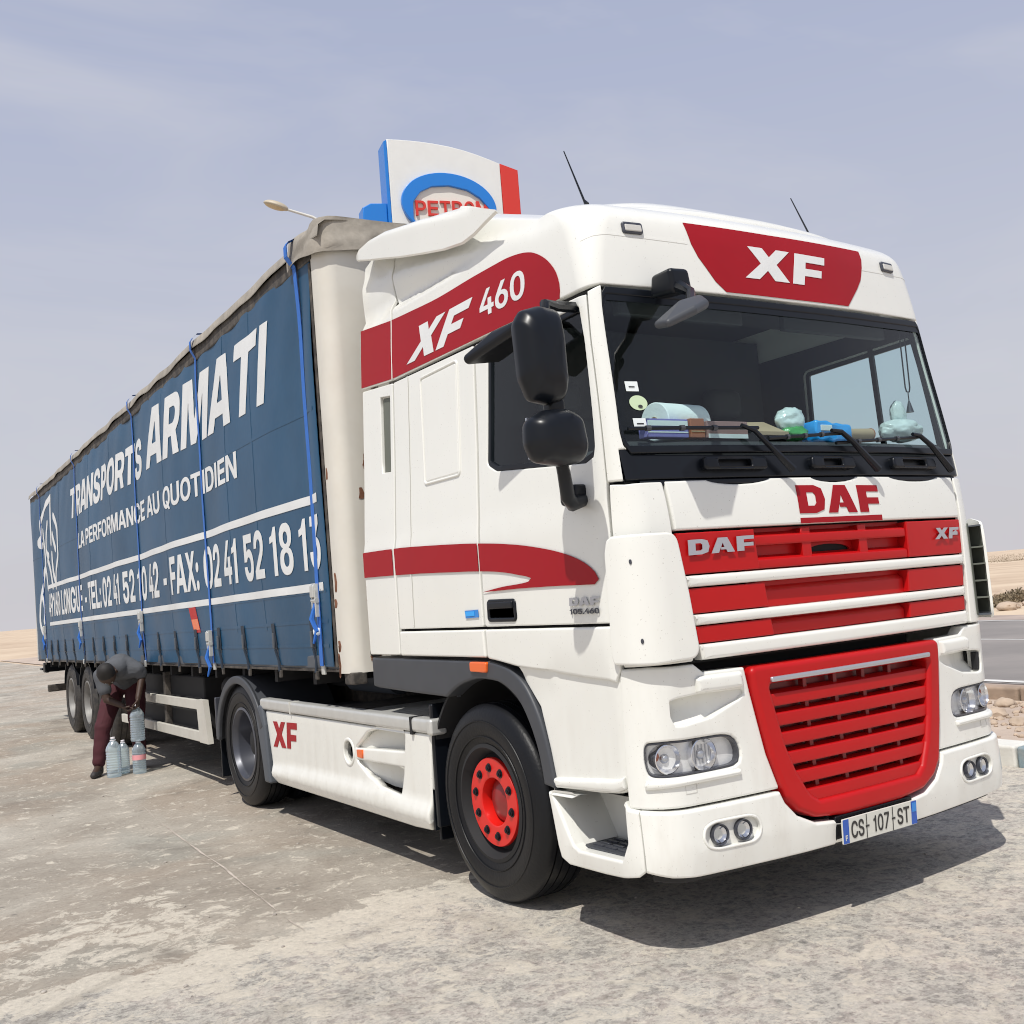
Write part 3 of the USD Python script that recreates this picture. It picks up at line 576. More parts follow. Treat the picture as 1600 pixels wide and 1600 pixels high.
# windscreen
WS = [(-1.20, 2.118), (-1.36, 2.165), (-1.395, 2.22), (-1.34, 2.50), (-1.30, 2.79), (-1.26, 2.862), (-1.10, 2.888), (-.68, 2.880), (0, 2.876)]
wsp = rnd_poly(WS + [(-a, z) for a, z in WS[::-1]][1:], .03)
gl = tp('windscreen', patch(wsp.buffer(-.02), SK0, .001, -.006, .0, .06, back=False), 'glass')
part(gl, 'rubber_seal', patch(wsp.difference(wsp.buffer(-.035)), SK0, .02, .004, .006, .04), 'black')
tint = wsp.buffer(-.034).difference(affinity.translate(wsp.buffer(-.034), 0, -.03))
part(gl, 'tint_band', patch(tint, SK0, .001, -.0005, 0, .06, False), 'black')
for nm, pl, mm in (('sticker', rect(-1.085, 2.40, -1.02, 2.445), 'sticker'), ('sticker', ell(-1.035, 2.347, .046, .034), 'stickg'), ('sticker', rect(-1.08, 2.230, -1.015, 2.277), 'sticker')):
    part(gl, nm, patch(pl, SK0, .001, -.002, 0, .03), mm)
for nm, pl in (('sticker_print', rect(-1.07, 2.418, -1.04, 2.422)), ('sticker_print', ell(-1.03, 2.33, .012, .007)), ('sticker_print', rect(-1.065, 2.25, -1.03, 2.254))): part(gl, nm, patch(pl, SK0, .001, .001, 0, .03), 'cabin')
# pillars either side of it
pil = sg.Polygon([(-1.26, 2.90), (-1.80, 2.875), (-1.87, 2.65), (-1.885, 2.3), (-1.875, 2.0), (-1.2, 2.0)]).difference(wsp.buffer(.003)).difference(rect(-1.50, 1.9, 0, 2.135).union(sg.Polygon([(-1.50, 2.135), (-1.44, 1.99), (-1, 1.99), (-1, 2.135)])))
pil = max(getattr(pil, 'geoms', [pil]), key=lambda g: g.area)
for q, s in nearfar(pil.buffer(-.004)): tp('windscreen_pillar', patch(q, SK, .03, 0, .008, .05), 'white')
# cowl below the screen with wiper bearings
cw = [(-1.44, 2.004), (-1.50, 2.13), (-1.40, 2.165), (-1.20, 2.116), (-.6, 2.108)]
cwp = sg.Polygon(cw + [(-a, z) for a, z in cw[::-1]]).buffer(0).difference(wsp.buffer(.002)); cwp = max(getattr(cwp, 'geoms', [cwp]), key=lambda g: g.area)
cwp = cwp.union(sg.Polygon([(-1.1, 2.0), (-1.1, 1.975), (1.1, 1.975), (1.1, 2.0)]))
CW = tp('windscreen_cowl', patch(cwp, SK0, .03, -.006, .006, .06), 'black')
for a, b in ((-.775, -.395), (-.115, .205), (.50, .895)):
    h = rnd_poly([(a, 2.035), (b, 2.033), (b - .01, 2.092), (a + .01, 2.094)], .02)
    g = h.difference(rnd_poly([(a + .09, 2.048), (b - .10, 2.048), (b - .10, 2.078), (a + .09, 2.078)], .008))
    part(CW, 'grab_handle', patch(g, SK0, .04, .028, .012, .04), 'black')
for pts in ([(-1.20, 2.226), (-.83, 2.232), (-.53, 2.231), (-.46, 2.207), (-.36, 2.11), (-.27, 2.022)], [(-.34, 2.182), (-.14, 2.196), (.05, 2.213), (.118, 2.208), (.19, 2.157), (.336, 2.02)], [(.111, 2.162), (.34, 2.184), (.70, 2.208), (.762, 2.203), (.853, 2.149), (.99, 2.02)]):
    pts = np.array(pts); p, n = SK0(pts[:, 0], pts[:, 1])
    wp = tp('wiper', tube(p[2:] + n[2:] * .045, [.010, .012, .014, .020], 8), 'black')
    bl = np.linspace(0, 1, 10)[:, None] * (pts[2] - pts[0]) + pts[0] + [-.0, -.004]; bl[:, 0] += np.linspace(-.02, .12, 10); p2, n2 = SK0(bl[:, 0], bl[:, 1])
    part(wp, 'blade', tube(p2 + n2 * .022, .009, 6), 'black')
    for k in (2, 4, 6): part(wp, 'blade_clip', tube([p2[k] + n2[k] * .022, p2[k] + n2[k] * .022 + (p2[k + 1] - p2[k]) * .25], .014, 6), 'grey')

# header and upper sides: one skin round the front, air guides pressed into the sides
RIM = lambda y: 3.2 + .15 * (.22 + .52 * min(max(y - .66, 0), .90)) / .22
hd = [(-2.0 - 2.178, 2.872)] + [(-2 - y, RIM(y)) for y in (2.178, 1.75, 1.56, 1.3, 1.08, .85, .66, .45)] + [(-1.5, 3.35), (0, 3.35)]
hpoly = sg.Polygon(hd + [(-a, z) for a, z in hd[::-1]][1:] + [(2 - .1 + .2, 2.885), (1.70, 2.892), (1.26, 2.898), (0, 2.888), (-1.26, 2.898), (-1.70, 2.892), (-2.1, 2.885)])
HP = tp('roof_cap', patch(hpoly.buffer(-.003), SK, .03, 0, .008, .025), 'white', 28)
EXT = [(2.187, 2.872), (2.187, 3.74), (2.45, 3.76), (2.62, 3.70), (2.625, 2.905)]
seam_line = np.linspace(-1.85, -.66, 24); 
for q, s in nearfar(sg.LineString([(-1.85, 3.118), (-1.5, 3.135), (-1.05, 3.143), (-.60, 3.133)]).buffer(.005)): decal('pressed_seam', q, 'white', .0014)
band = sg.Polygon(YZ([(2.178, 3.240)] + spl_([(2.178, 3.240), (1.945, 3.228), (1.569, 3.214), (1.211, 3.219), (.922, 3.217), (.804, 3.206), (.691, 3.181), (.598, 3.135), (.524, 3.076), (.469, 3.002), (.451, 2.936), (.456, 2.892)]) + [(.456, 2.886), (.628, 2.884), (1.224, 2.884), (2.178, 2.884)]))
for q, s in nearfar(band):
    decal('upper_stripe', q, 'red', .003, .04)
xl = fit(letters_XF(.12), (-2 - 1.985, 2.925), (-2 - 1.36, 2.925), (-2 - 1.85, 3.112)); decal('side_lettering', xl, 'print', .0055, .03, label='white model letters on the red upper stripe')
nl = fit(text_poly('460', 720), (-2 - 1.155, 2.976), (-2 - .735, 2.976), (-2 - 1.155, 3.118)); decal('side_number', nl, 'print', .0055, .03, label='white figure 460 on the red upper stripe')
decal('side_lettering', affinity.translate(fit(letters_XF(), (0, 2.925), (.62, 2.925), (.13, 3.112)), 3.36), 'print', .0055, .03); decal('side_number', affinity.translate(fit(text_poly('460', 720), (0, 2.976), (.42, 2.976), (0, 3.118)), 2.735), 'print', .0055, .03)
em = sg.Polygon([(-.595, 3.238), (-.05, 3.234), (.670, 3.240), (.672, 3.19), (.659, 3.144), (.625, 3.07), (.578, 3.014), (.475, 2.910), (0, 2.905), (-.401, 2.906), (-.46, 2.955), (-.505, 3.017), (-.545, 3.07), (-.573, 3.131)])
EMB = decal('roof_emblem', em, 'red', .003, .05)
decal('roof_lettering', fit(letters_XF(.15), (-.265, 2.99), (.325, 2.99), (-.25, 3.155)), 'print', .0055, .04, label='white model letters on the red roof emblem')
for s in (-1, 1):
    mk = tp('marker_light', patch(rnd_poly([(s * .955, 3.150), (s * .845, 3.150), (s * .845, 3.205), (s * .955, 3.205)], .012), SK, .03, .014, .008, .03), 'rim')
    part(mk, 'lens', patch(rnd_poly([(s * .945, 3.158), (s * .855, 3.158), (s * .855, 3.190), (s * .945, 3.190)], .006), SK, .006, .018, .005, .03), 'lampg')
# roof dome and the side air deflectors that carry on to the trailer
def dome(ys, xw, zl, zt, p, nseg=36):
    V = []; th = np.linspace(0, np.pi, nseg + 1)
    for y, w, a, b, q in zip(ys, xw, zl, zt, p):
        c, s_ = np.cos(th), np.sin(th)
        V.append(np.stack([-w * np.sign(c) * np.abs(c) ** (2 / q), np.full_like(th, y), a + (b - a) * s_ ** (2 / q)], 1))
    V = np.concatenate(V); k = nseg + 1; F = []
    for i in range(len(ys) - 1):
        for j in range(nseg): F += [[i * k + j, i * k + j + 1, (i + 1) * k + j + 1], [i * k + j, (i + 1) * k + j + 1, (i + 1) * k + j]]
    c = len(V)
    for i, fl in ((0, 0), (len(ys) - 1, 1)):
        V = np.vstack([V, V[i * k:(i + 1) * k].mean(0)]); 
        for j in range(nseg): F.append([c, i * k + j + 1, i * k + j] if not fl else [c, i * k + j, i * k + j + 1])
        c += 1
    t = trimesh.Trimesh(V, np.array(F), process=False); t.fix_normals(); return t
ys = [.44, .48, .54, .64, .8, 1.1, 1.5, 2.0, 2.30]
yr = [.362, .375, .40, .44, .50, .65, .8, 1.08, 1.3, 1.56, 2.45]; rz = [RIM(y) - .012 for y in yr]
tp('roof_panel', dome(yr, [.20, .55, .80, .95, 1.035, 1.098, 1.103, 1.103, 1.103, 1.103, 1.103], [z - .07 for z in rz], [z + .02 + .026 * k ** .5 for k, z in enumerate(rz)], [2.8] * 11), 'white', 60)
tp('roof_dome', dome(ys, [.58, .73, .81, .87, .93, 1.0, 1.04, 1.06, 1.06], [3.30] * 9, [3.385, 3.435, 3.468, 3.494, 3.515, 3.56, 3.62, 3.70, 3.74], [3, 3.2, 3.4, 3.6, 3.6, 3.6, 3.6, 3.8, 3.8]), 'white', 60)
yk = [.88, .99, 1.10, 1.22, 1.42, 1.67, 1.92, 2.12, 2.32, 2.45, 2.49]
lo_ = [3.446, 3.428, 3.406, 3.398, 3.428, 3.485, 3.545, 3.60, 3.652, 3.69, 3.70]; hi_ = [3.452, 3.498, 3.548, 3.595, 3.662, 3.728, 3.768, 3.80, 3.803, 3.775, 3.74]
def defl_mesh(s):
    V = []; nz = 12
    for y, a, b in zip(yk, lo_, hi_):
        for k in range(nz + 1):
            f = k / nz; inn = .52 * max(0, (f - .45) / .55) ** 2 * min(1, (b - a) / .25) * float(ss(1.15, 1.7, np.array(y)))
            V.append([s * (1.215 + .0 * y - inn), y, a + (b - a) * math.sin(f * math.pi / 2) ** .9 if f > 0 else a])
    V = np.array(V); k = nz + 1; F = []
    for i in range(len(yk) - 1):
        for j in range(nz): F += [[i * k + j, i * k + j + 1, (i + 1) * k + j + 1], [i * k + j, (i + 1) * k + j + 1, (i + 1) * k + j]]
    F = np.array(F); V2 = V - np.array([s * .014, 0, .008]); n = len(V)
    edge = [i for i in range(0, n, k)]
    E = []
    for a, b in zip(edge[:-1], edge[1:]): E += [[a, b, b + n], [a, b + n, a + n]]
    for j in range(nz):
        a = (len(yk) - 1) * k + j; E += [[a, a + 1, a + 1 + n], [a, a + 1 + n, a + n], [j, j + 1, j + 1 + n], [j, j + 1 + n, j + n]]
    t = trimesh.Trimesh(np.vstack([V, V2]), np.vstack([F, F[:, ::-1] + n, np.array(E)]), process=False); t.fix_normals(); return t
for s in (-1, 1): tp('roof_side_deflector', defl_mesh(s), 'white', 50)
for x, s in ((-.81, -1), (.81, 1)):
    p0 = np.array([x + (.05 if s > 0 else 0), .665, 3.455 - (.015 if s > 0 else 0)]); tp('antenna', tube([p0, p0 + [.0, .02, .03], p0 + [0.0, .15, .335]], [.014, .006, .003], 6), 'black')

# side panels
panel('upper_side_extension', YZ(EXT), 'white', .02, 0, .006)
panel('upper_stripe_extension', YZ([(2.196, 3.241), (2.196, 2.885), (2.615, 2.915), (2.615, 3.282)]), 'red', .002, .003, 0, 0, gap=0)
dd = [(-.165, 2.862), (-.12, 2.65), (-.10, 2.3), (-.105, 2.0), (-.09, 1.80), (-.06, 1.5), (-.05, 1.399), (1.232, 1.399), (1.222, 1.82), (1.224, 2.3), (1.230, 2.862)]
# keep outboard of the corner panel
dd[0:7] = [(-.145, 2.862), (-.09, 2.65), (-.085, 2.3), (-.10, 2.0), (-.07, 1.80), (-.065, 1.5), (-.05, 1.399)]
DR = panel('door', YZ(dd), 'white', .03, 0, .008, .02, holes=[WIN])
for dpth, (w, s) in zip(DR, nearfar(WIN)):
    wn = part(dpth, 'window', patch(w.buffer(-.006), SK0, .001, -.016, 0, .07, back=False), 'glass')
    part(dpth, 'window_seal', patch(w.difference(w.buffer(-.026)), SK0, .02, -.004, .004, .05), 'black')
    part(dpth, 'window_divider', patch(rect(s * 2.575, 2.11, s * 2.605, 2.83), SK0, .02, -.02, .004, .05), 'black')
    hn = rnd_poly([(s * 3.19, 1.426), (s * 2.92, 1.424), (s * 2.922, 1.536), (s * 3.185, 1.54)], .025)
    hd_ = part(dpth, 'door_handle', patch(hn.difference(hn.buffer(-.022)), SK, .02, .008, .008, .03), 'black')
    part(dpth, 'handle_recess', patch(hn.buffer(-.01), SK0, .004, .010, 0, .03), 'dark')
    part(dpth, 'handle_grip', patch(rnd_poly([(s * 3.17, 1.49), (s * 2.94, 1.49), (s * 2.94, 1.525), (s * 3.17, 1.525)], .008), SK, .02, .016, .008, .03), 'black')
panel('door_lower_panel', YZ([(-.05, 1.394), (-.03, 1.20), (.10, 1.148), (.45, 1.168), (.70, 1.188), (.96, 1.205), (1.10, 1.225), (1.225, 1.240), (1.230, 1.394)]), 'white', .03, .004, .012)
panel('sleeper_panel', YZ([(1.242, 2.862), (1.236, 2.3), (1.234, 1.82), (1.242, 1.399), (2.190, 1.399), (2.176, 1.87), (2.174, 2.3), (2.176, 2.862)]), 'white', .03)
panel('sleeper_lower_panel', YZ([(1.242, 1.394), (1.238, 1.244), (2.193, 1.246), (2.190, 1.394)]), 'white', .03, .004, .012)
panel('rear_extension', YZ([(2.186, 2.862), (2.184, 2.3), (2.187, 1.87), (2.202, 1.25), (2.612, 1.25), (2.612, 2.895)]), 'white', .02, 0, .006, holes=[sg.Polygon(YZ([(2.356, 2.805), (2.225, 2.788), (2.232, 2.335), (2.347, 2.340)]))])
panel('air_slot', YZ([(2.352, 2.80), (2.229, 2.784), (2.236, 2.34), (2.343, 2.345)]), 'duct', .01, -.018, .002, gap=0)
lk = rnd_poly(YZ([(1.838, 2.816), (1.405, 2.826), (1.400, 2.197), (1.806, 2.196)]), .03)
for q, s in nearfar(lk):
    lp = tp('locker_door', patch(q.buffer(-.016), SK, .02, .004, .010, .05), 'white'); part(lp, 'seal', patch(q.difference(q.buffer(-.014)), SK, .008, .008, .006, .04), 'white')
for q, s in nearfar(sg.LineString(YZ([(1.985, 2.85), (1.985, 2.3), (1.980, 1.89), (2.0, 1.42)])).buffer(.006)): decal('pressed_rib', q, 'white', .005)
st = sg.Polygon(YZ(spl_([(2.605, 1.877), (2.148, 1.872), (1.72, 1.855), (1.236, 1.827), (.909, 1.796), (.686, 1.763), (.482, 1.72), (.331, 1.666), (.262, 1.616), (.25, 1.593), (.258, 1.578), (.281, 1.573)]) + [(.281, 1.573), (.584, 1.580), (.878, 1.582), (1.215, 1.578)] + spl_([(1.215, 1.578), (1.034, 1.596), (.782, 1.612), (.762, 1.622), (.868, 1.646), (1.055, 1.672), (1.257, 1.686), (1.548, 1.698), (1.952, 1.712), (2.605, 1.724)]) + [(2.605, 1.724)])).buffer(0)
for q, s in nearfar(st):
    for a, b in ((2.0, 3.223), (3.239, 4.177), (4.208, 4.62)):
        decal('side_stripe', q.intersection(rect(s * a, 1, s * b, 2)), 'red', .0065, .05)
decal('sticker', sg.Polygon(YZ([(1.408, 1.490), (1.277, 1.492), (1.274, 1.453), (1.405, 1.450)])), 'blue', .006)
decal('sticker_print', sg.Polygon(YZ([(1.40, 1.484), (1.31, 1.485), (1.31, 1.462), (1.398, 1.460)])), 'sky_bag', .0085)
bx = fit(dm, (-2.476, 1.486), (-2.262, 1.484), (-2.472, 1.522)); decal('door_badge', bx, 'silver', .008, .03)
bq = fit(text_poly('105.460', 800), (-2.476, 1.448), (-2.262, 1.448), (-2.476, 1.472)); decal('door_badge', bq, 'rim', .008, .03)

# wheel arch trim, marker, mud guard
def spl(pts, k=6):
    p = np.array(pts, float); t = np.r_[0, np.cumsum(np.linalg.norm(np.diff(p, axis=0), axis=1))]; u = np.linspace(0, t[-1], len(p) * k); f = PchipInterpolator(t, p); return f(u).tolist()
AO = YZ([(2.609, 1.236), (1.30, 1.231)]) + YZ(spl([(1.255, 1.229), (1.091, 1.206), (.942, 1.137), (.85, 1.03), (.801, .937), (.757, .80), (.726, .648)]))
AI = YZ(spl([(.82, .66), (.84, .78), (.895, .92), (1.0, 1.055), (1.18, 1.13), (1.33, 1.138), (1.50, 1.112), (1.66, 1.05)])) + YZ([(1.70, 1.03), (2.211, 1.042), (2.541, 1.052), (2.612, 1.06)])
ap = sg.Polygon(AO + AI).buffer(0).buffer(.12, quad_segs=10).buffer(-.24, quad_segs=10).buffer(.12, quad_segs=10) if False else sg.Polygon(AO + AI).buffer(0)
for q, s in nearfar(ap):
    ar = tp('wheel_arch_trim', patch(q, SK0, .10, .004, .016, .05), 'grey')
    mo = tp('side_marker', patch(rnd_poly([(s * 3.405, 1.174), (s * 3.245, 1.172), (s * 3.235, 1.226), (s * 3.405, 1.226)], .012), SK0, .02, .018, .008, .03), 'orange')
    q2 = sg.Polygon([(s * (2 + a), z) for a, z in ((1.72, 1.02), (2.22, 1.035), (2.54, 1.05), (2.6, 1.10), (1.72, 1.12))]); tp('wheel_arch_filler', patch(q2, SK0, .02, -.08, 0, .08), 'slate')
    a = np.linspace(math.radians(8), math.radians(172), 28); rr = .60
    lin = sg.Polygon([(1.37 + rr * math.cos(t), .52 + rr * 1.05 * math.sin(t)) for t in a] + [(1.37 + (rr + .015) * math.cos(t), .52 + (rr * 1.05 + .015) * math.sin(t)) for t in a[::-1]])
    m_ = trimesh.creation.extrude_polygon(lin, .52); m_.apply_transform(np.array([[0, 0, 1, -1.21 if s < 0 else .69], [1, 0, 0, 0], [0, 1, 0, 0], [0, 0, 0, 1.]])); tp('wheel_arch_liner', m_, 'dark')
    tp('mud_flap', box(s * .78, s * 1.2, 1.955, 1.975, .22, .92, .008), 'black')
    tp('arch_rear_panel', box(s * .8, s * 1.225, 1.915, 1.95, .30, .98, .01), 'black')

# ------------------------------------------------------------------ cab interior
for nm, b, mm in (('cab_floor', (-1.12, 1.12, .2, 2.15, 1.26, 1.32), 'dark'), ('cab_rear_wall', (-1.0, 1.0, 2.10, 2.14, 1.25, 3.32), 'cabin'), ('bunk_curtain', (-1.1, 1.1, 1.42, 1.46, 1.3, 3.05), 'cabin'), ('cab_ceiling', (-1.05, 1.05, .40, 2.1, 3.10, 3.14), 'cabin')):
    tp(nm, box(*b), mm)
db = patch(rnd_poly([(-1.13, .16), (-.6, .125), (0, .11), (.6, .125), (1.13, .16), (1.13, .72), (-1.13, .72)], .02), plane((0, 0, 2.19), (1, 0, 0), (0, 1, -.02)), .6, 0, .05, .08); tp('dashboard', db, 'cabin')
tp('overhead_console', box(-1.0, 1.0, .34, .75, 2.93, 3.05, .02), 'cabin')
sw = trimesh.creation.torus(.225, .017, 40, 10); sw.apply_transform(trimesh.transformations.rotation_matrix(math.radians(42), [1, 0, 0])); sw.apply_translation([.68, .80, 2.13]); tp('steering_wheel', sw, 'black')
for x in (-.62, .62):
    se = tp('seat', [box(x - .25, x + .25, 1.0, 1.5, 1.72, 1.86, .06), box(x - .24, x + .24, 1.22, 1.38, 1.84, 2.50, .06), box(x - .14, x + .14, 1.25, 1.36, 2.52, 2.70, .05)], 'cabin')
for s in (-1, 1): tp('sun_visor', box(s * .15, s * .95, .33, .37, 2.80, 2.90, .008), 'cabin')

# ------------------------------------------------------------------ mirrors
def rounded_shell(prof, th=.09, c=(0, 0, 0), bulge=1.0, nseg=8):
    """mirror housing: an outline in x, z with a domed front towards -y"""
    poly = prof; V = []; L = []
    o = np.array(shapely.segmentize(poly.exterior, .03).coords)[:-1]; cx, cz = poly.centroid.x, poly.centroid.y; n = len(o)
    for k in range(nseg + 1):
        a = k / nseg * math.pi / 2; f = math.cos(a) ** .55; V.append(np.stack([cx + (o[:, 0] - cx) * f, np.full(n, -th * math.sin(a) ** 1.1), cz + (o[:, 1] - cz) * f], 1))
    V.append(np.stack([cx + (o[:, 0] - cx) * .93, np.full(n, .03), cz + (o[:, 1] - cz) * .95], 1))
    order = [len(V) - 1] + list(range(nseg + 1)); W = np.concatenate([V[k] for k in order]); F = []
    for k in range(len(order) - 1):
        for i in range(n):
            j = (i + 1) % n; F += [[k * n + i, k * n + j, (k + 1) * n + j], [k * n + i, (k + 1) * n + j, (k + 1) * n + i]]
    W = np.vstack([W, [[cx, .03, cz], [cx, -th, cz]]]); q = len(W)
    for i in range(n): F.append([q - 2, (i + 1) % n, i]); F.append([q - 1, (len(order) - 1) * n + i, (len(order) - 1) * n + (i + 1) % n])
    t = trimesh.Trimesh(W, np.array(F), process=False); t.fix_normals(); t.apply_translation(c); return t
def mirror_set(s):
    # outlines in x (outboard negative), z
    big = rnd_poly([(-1.650, 2.66), (-1.62, 2.712), (-1.53, 2.740), (-1.438, 2.730), (-1.422, 2.62), (-1.42, 2.40), (-1.435, 2.345), (-1.52, 2.322), (-1.60, 2.335), (-1.64, 2.43)], .035)
    sml = rnd_poly([(-1.655, 2.25), (-1.57, 2.295), (-1.46, 2.305), (-1.385, 2.27), (-1.365, 2.14), (-1.385, 2.08), (-1.49, 2.062), (-1.625, 2.08), (-1.66, 2.15)], .05)
    def put(m):
        if s > 0: m = m.copy(); m.apply_transform(np.diag([-1., 1, 1, 1])); m.invert()
        return m
    a = tp('main_mirror', put(rounded_shell(big, .095, (0, .16, 0))), 'black', 50)
    part(a, 'mirror_glass', put(box(-1.61, -1.45, .192, .20, 2.40, 2.68)), 'chrome')
    b = tp('wide_angle_mirror', put(rounded_shell(sml, .10, (0, .13, 0))), 'black', 50)
    part(b, 'mirror_glass', put(box(-1.62, -1.40, .162, .17, 2.10, 2.27)), 'chrome')
    arm = [(-1.46, .20, 2.34), (-1.44, .20, 2.12), (-1.42, .21, 2.05), (-1.38, .25, 1.95), (-1.33, .29, 1.925), (-1.22, .34, 1.95)]
    c = tp('mirror_arm', put(tube(arm, [.022, .026, .03, .034, .03], 10)), 'black'); part(c, 'arm_bracket', put(box(-1.30, -1.20, .31, .43, 1.925, 2.015, .02)), 'black')
    part(c, 'upper_arm', put(tube([(-1.46, .19, 2.70), (-1.44, .22, 2.775), (-1.34, .28, 2.79), (-1.17, .36, 2.82)], [.022, .022, .024, .026], 8)), 'black')
    part(c, 'joint', put(box(-1.50, -1.42, .15, .22, 2.29, 2.36, .02)), 'black')
    km = m3.Manifold.batch_hull([m3.Manifold.sphere(r, 20).translate(list(p)) for p, r in (((-1.32, .44, 2.745), .028), ((-1.43, .46, 2.735), .03), ((-1.32, .80, 2.685), .022), ((-1.48, .80, 2.670), .026), ((-1.44, .62, 2.725), .036), ((-1.35, .62, 2.73), .036))])
    d = tp('kerb_mirror', put(mf(km)), 'black', 60); part(d, 'kerb_mirror_arm', put(tube([(-1.17, .62, 2.84), (-1.26, .55, 2.80), (-1.36, .56, 2.745)], .02, 8)), 'black')
mirror_set(-1)
# close-up mirror hanging before the windscreen
fm = m3.Manifold.batch_hull([m3.Manifold.sphere(.022, 16).translate(list(p)) for p in ((-.865, .05, 2.915), (-.79, .05, 2.918), (-.78, .05, 2.855), (-.855, .05, 2.845), (-.86, .15, 2.915), (-.79, .15, 2.915), (-.79, .15, 2.86), (-.87, .15, 2.85))])
FM = tp('front_mirror_bracket', mf(fm), 'black', 50)
hs = m3.Manifold.batch_hull([m3.Manifold.sphere(r, 18).translate(list(p)) for p, r in (((-.895, -.14, 2.735), .024), ((-.93, -.20, 2.70), .024), ((-1.13, -.14, 2.615), .018), ((-1.15, -.22, 2.60), .018), ((-1.02, -.17, 2.69), .028), ((-1.03, -.24, 2.655), .022))])
part(FM, 'mirror_housing', mf(hs), 'grey', 60)
part(FM, 'mirror_stem', tube([(-.84, .03, 2.85), (-.86, -.06, 2.80), (-.95, -.15, 2.72)], [.03, .02, .022], 8), 'black')

# ------------------------------------------------------------------ wheels
def wheel(parent, name, x, y, z, s, R=.505, w=.30, kind='steer', n=72, pitch=None):
    """s = outboard direction (-1 near, +1 far); x = outer face of the tyre"""
    def mv(m):
        m = m.copy()
        if s > 0: m.apply_transform(np.diag([-1., 1, 1, 1])); m.invert()
        m.apply_translation([x, y, z]); return m
    rb = .292
    pr = [(rb - .012, .035), (rb, .012), (rb + .03, .002), (rb + .09, -.012), (R - .075, -.008), (R - .035, .006), (R - .012, .024), (R - .003, .038), (R, .052)]
    gw = (w - .10) / 4
    for k in range(4):
        a = .052 + k * gw; pr += [(R + .001, a + gw * .42), (R - .011, a + gw * .44), (R - .011, a + gw * .56), (R + .001, a + gw * .58)]
    pr += [(R, w - .05), (R - .012, w - .024), (R - .035, w - .006), (R - .075, w + .008), (rb + .03, w - .002), (rb - .012, w - .035)]
    ty = lathe(pr, 'x', n)
    wp = part(parent, name, mv(ty), 'rubber' if kind != 'trailer' else 'rubberd', 35)
    part(wp, 'sidewall_rib', mv(trimesh.util.concatenate([trimesh.creation.torus(R - .085, .004, n, 6).apply_transform(trimesh.geometry.align_vectors([0, 0, 1], [1, 0, 0])).apply_translation([-.010, 0, 0]), trimesh.creation.torus(rb + .045, .004, n, 6).apply_transform(trimesh.geometry.align_vectors([0, 0, 1], [1, 0, 0])).apply_translation([-.004, 0, 0])])), 'rubber' if kind != 'trailer' else 'rubberd')
    if kind == 'steer':
        part(wp, 'rim', mv(lathe([(rb - .005, .03), (rb + .008, .006), (rb - .012, .0), (rb - .03, .035), (.245, .075), (.228, .055), (.222, .03), (.205, .10)], 'x', n)), 'dark', 35)
        part(wp, 'flange', mv(lathe([(.226, .06), (.226, .034), (.222, .028), (.132, .028), (.122, .034), (.118, .055), (.116, .10)], 'x', n)), 'redw', 35)
        hb = part(wp, 'hub', mv(lathe([(.117, .10), (.105, .082), (.095, .078), (.07, .064), (.03, .058), (.001, .057)], 'x', 48)), 'redd', 50)
        for k in range(10):
            a = 2 * math.pi * (k + .3) / 10; c = np.array([.022, .173 * math.cos(a), .173 * math.sin(a)])
            nb = trimesh.util.concatenate([cyl(c + [.006, 0, 0], .0235, .006, 'x', 18), cyl(c - [.001, 0, 0], .0165, .014, 'x', 6), cyl(c - [.009, 0, 0], .009, .006, 'x', 10)])
            part(wp, 'wheel_nut', mv(nb), 'black', 30)
    else:
        mm = 'rims' if kind == 'trailer' else 'rim'; d = .13 if kind == 'trailer' else .175
        part(wp, 'rim', mv(lathe([(rb - .005, .03), (rb + .006, .004), (rb - .014, .0), (rb - .03, .03), (.255, .05), (.245, d - .03), (.225, d), (.15, d + .01), (.135, d - .006), (.12, d + .005), (.001, d + .005)], 'x', n)), mm, 30)
        part(wp, 'hub', mv(lathe([(.13, d + .005), (.118, d - .06), (.10, d - .085), (.03, d - .10), (.001, d - .10)], 'x', 32)), 'dusty' if kind == 'trailer' else 'dark', 40)
        for k in range(10):
            a = 2 * math.pi * k / 10; part(wp, 'wheel_nut', mv(cyl([d - .008, .175 * math.cos(a), .175 * math.sin(a)], .016, .024, 'x', 6)), mm, 30)
    return wp
for s in (-1, 1):
    wheel(TR, 'front_wheel', s * 1.215, 1.38, .502, s, .502, .31, 'steer')
    wheel(TR, 'rear_wheel', s * 1.225, 5.22, .502, s, .502, .275, 'drive'); wheel(TR, 'inner_rear_wheel', s * .90, 5.22, .502, s, .50, .275, 'drive', 40)
tp('front_axle', tube([(-1.0, 1.38, .45), (-.6, 1.38, .36), (.6, 1.38, .36), (1.0, 1.38, .45)], .06, 10), 'dark'); tp('rear_axle', tube([(-1., 5.22, .5), (1., 5.22, .5)], .11, 14), 'dark')

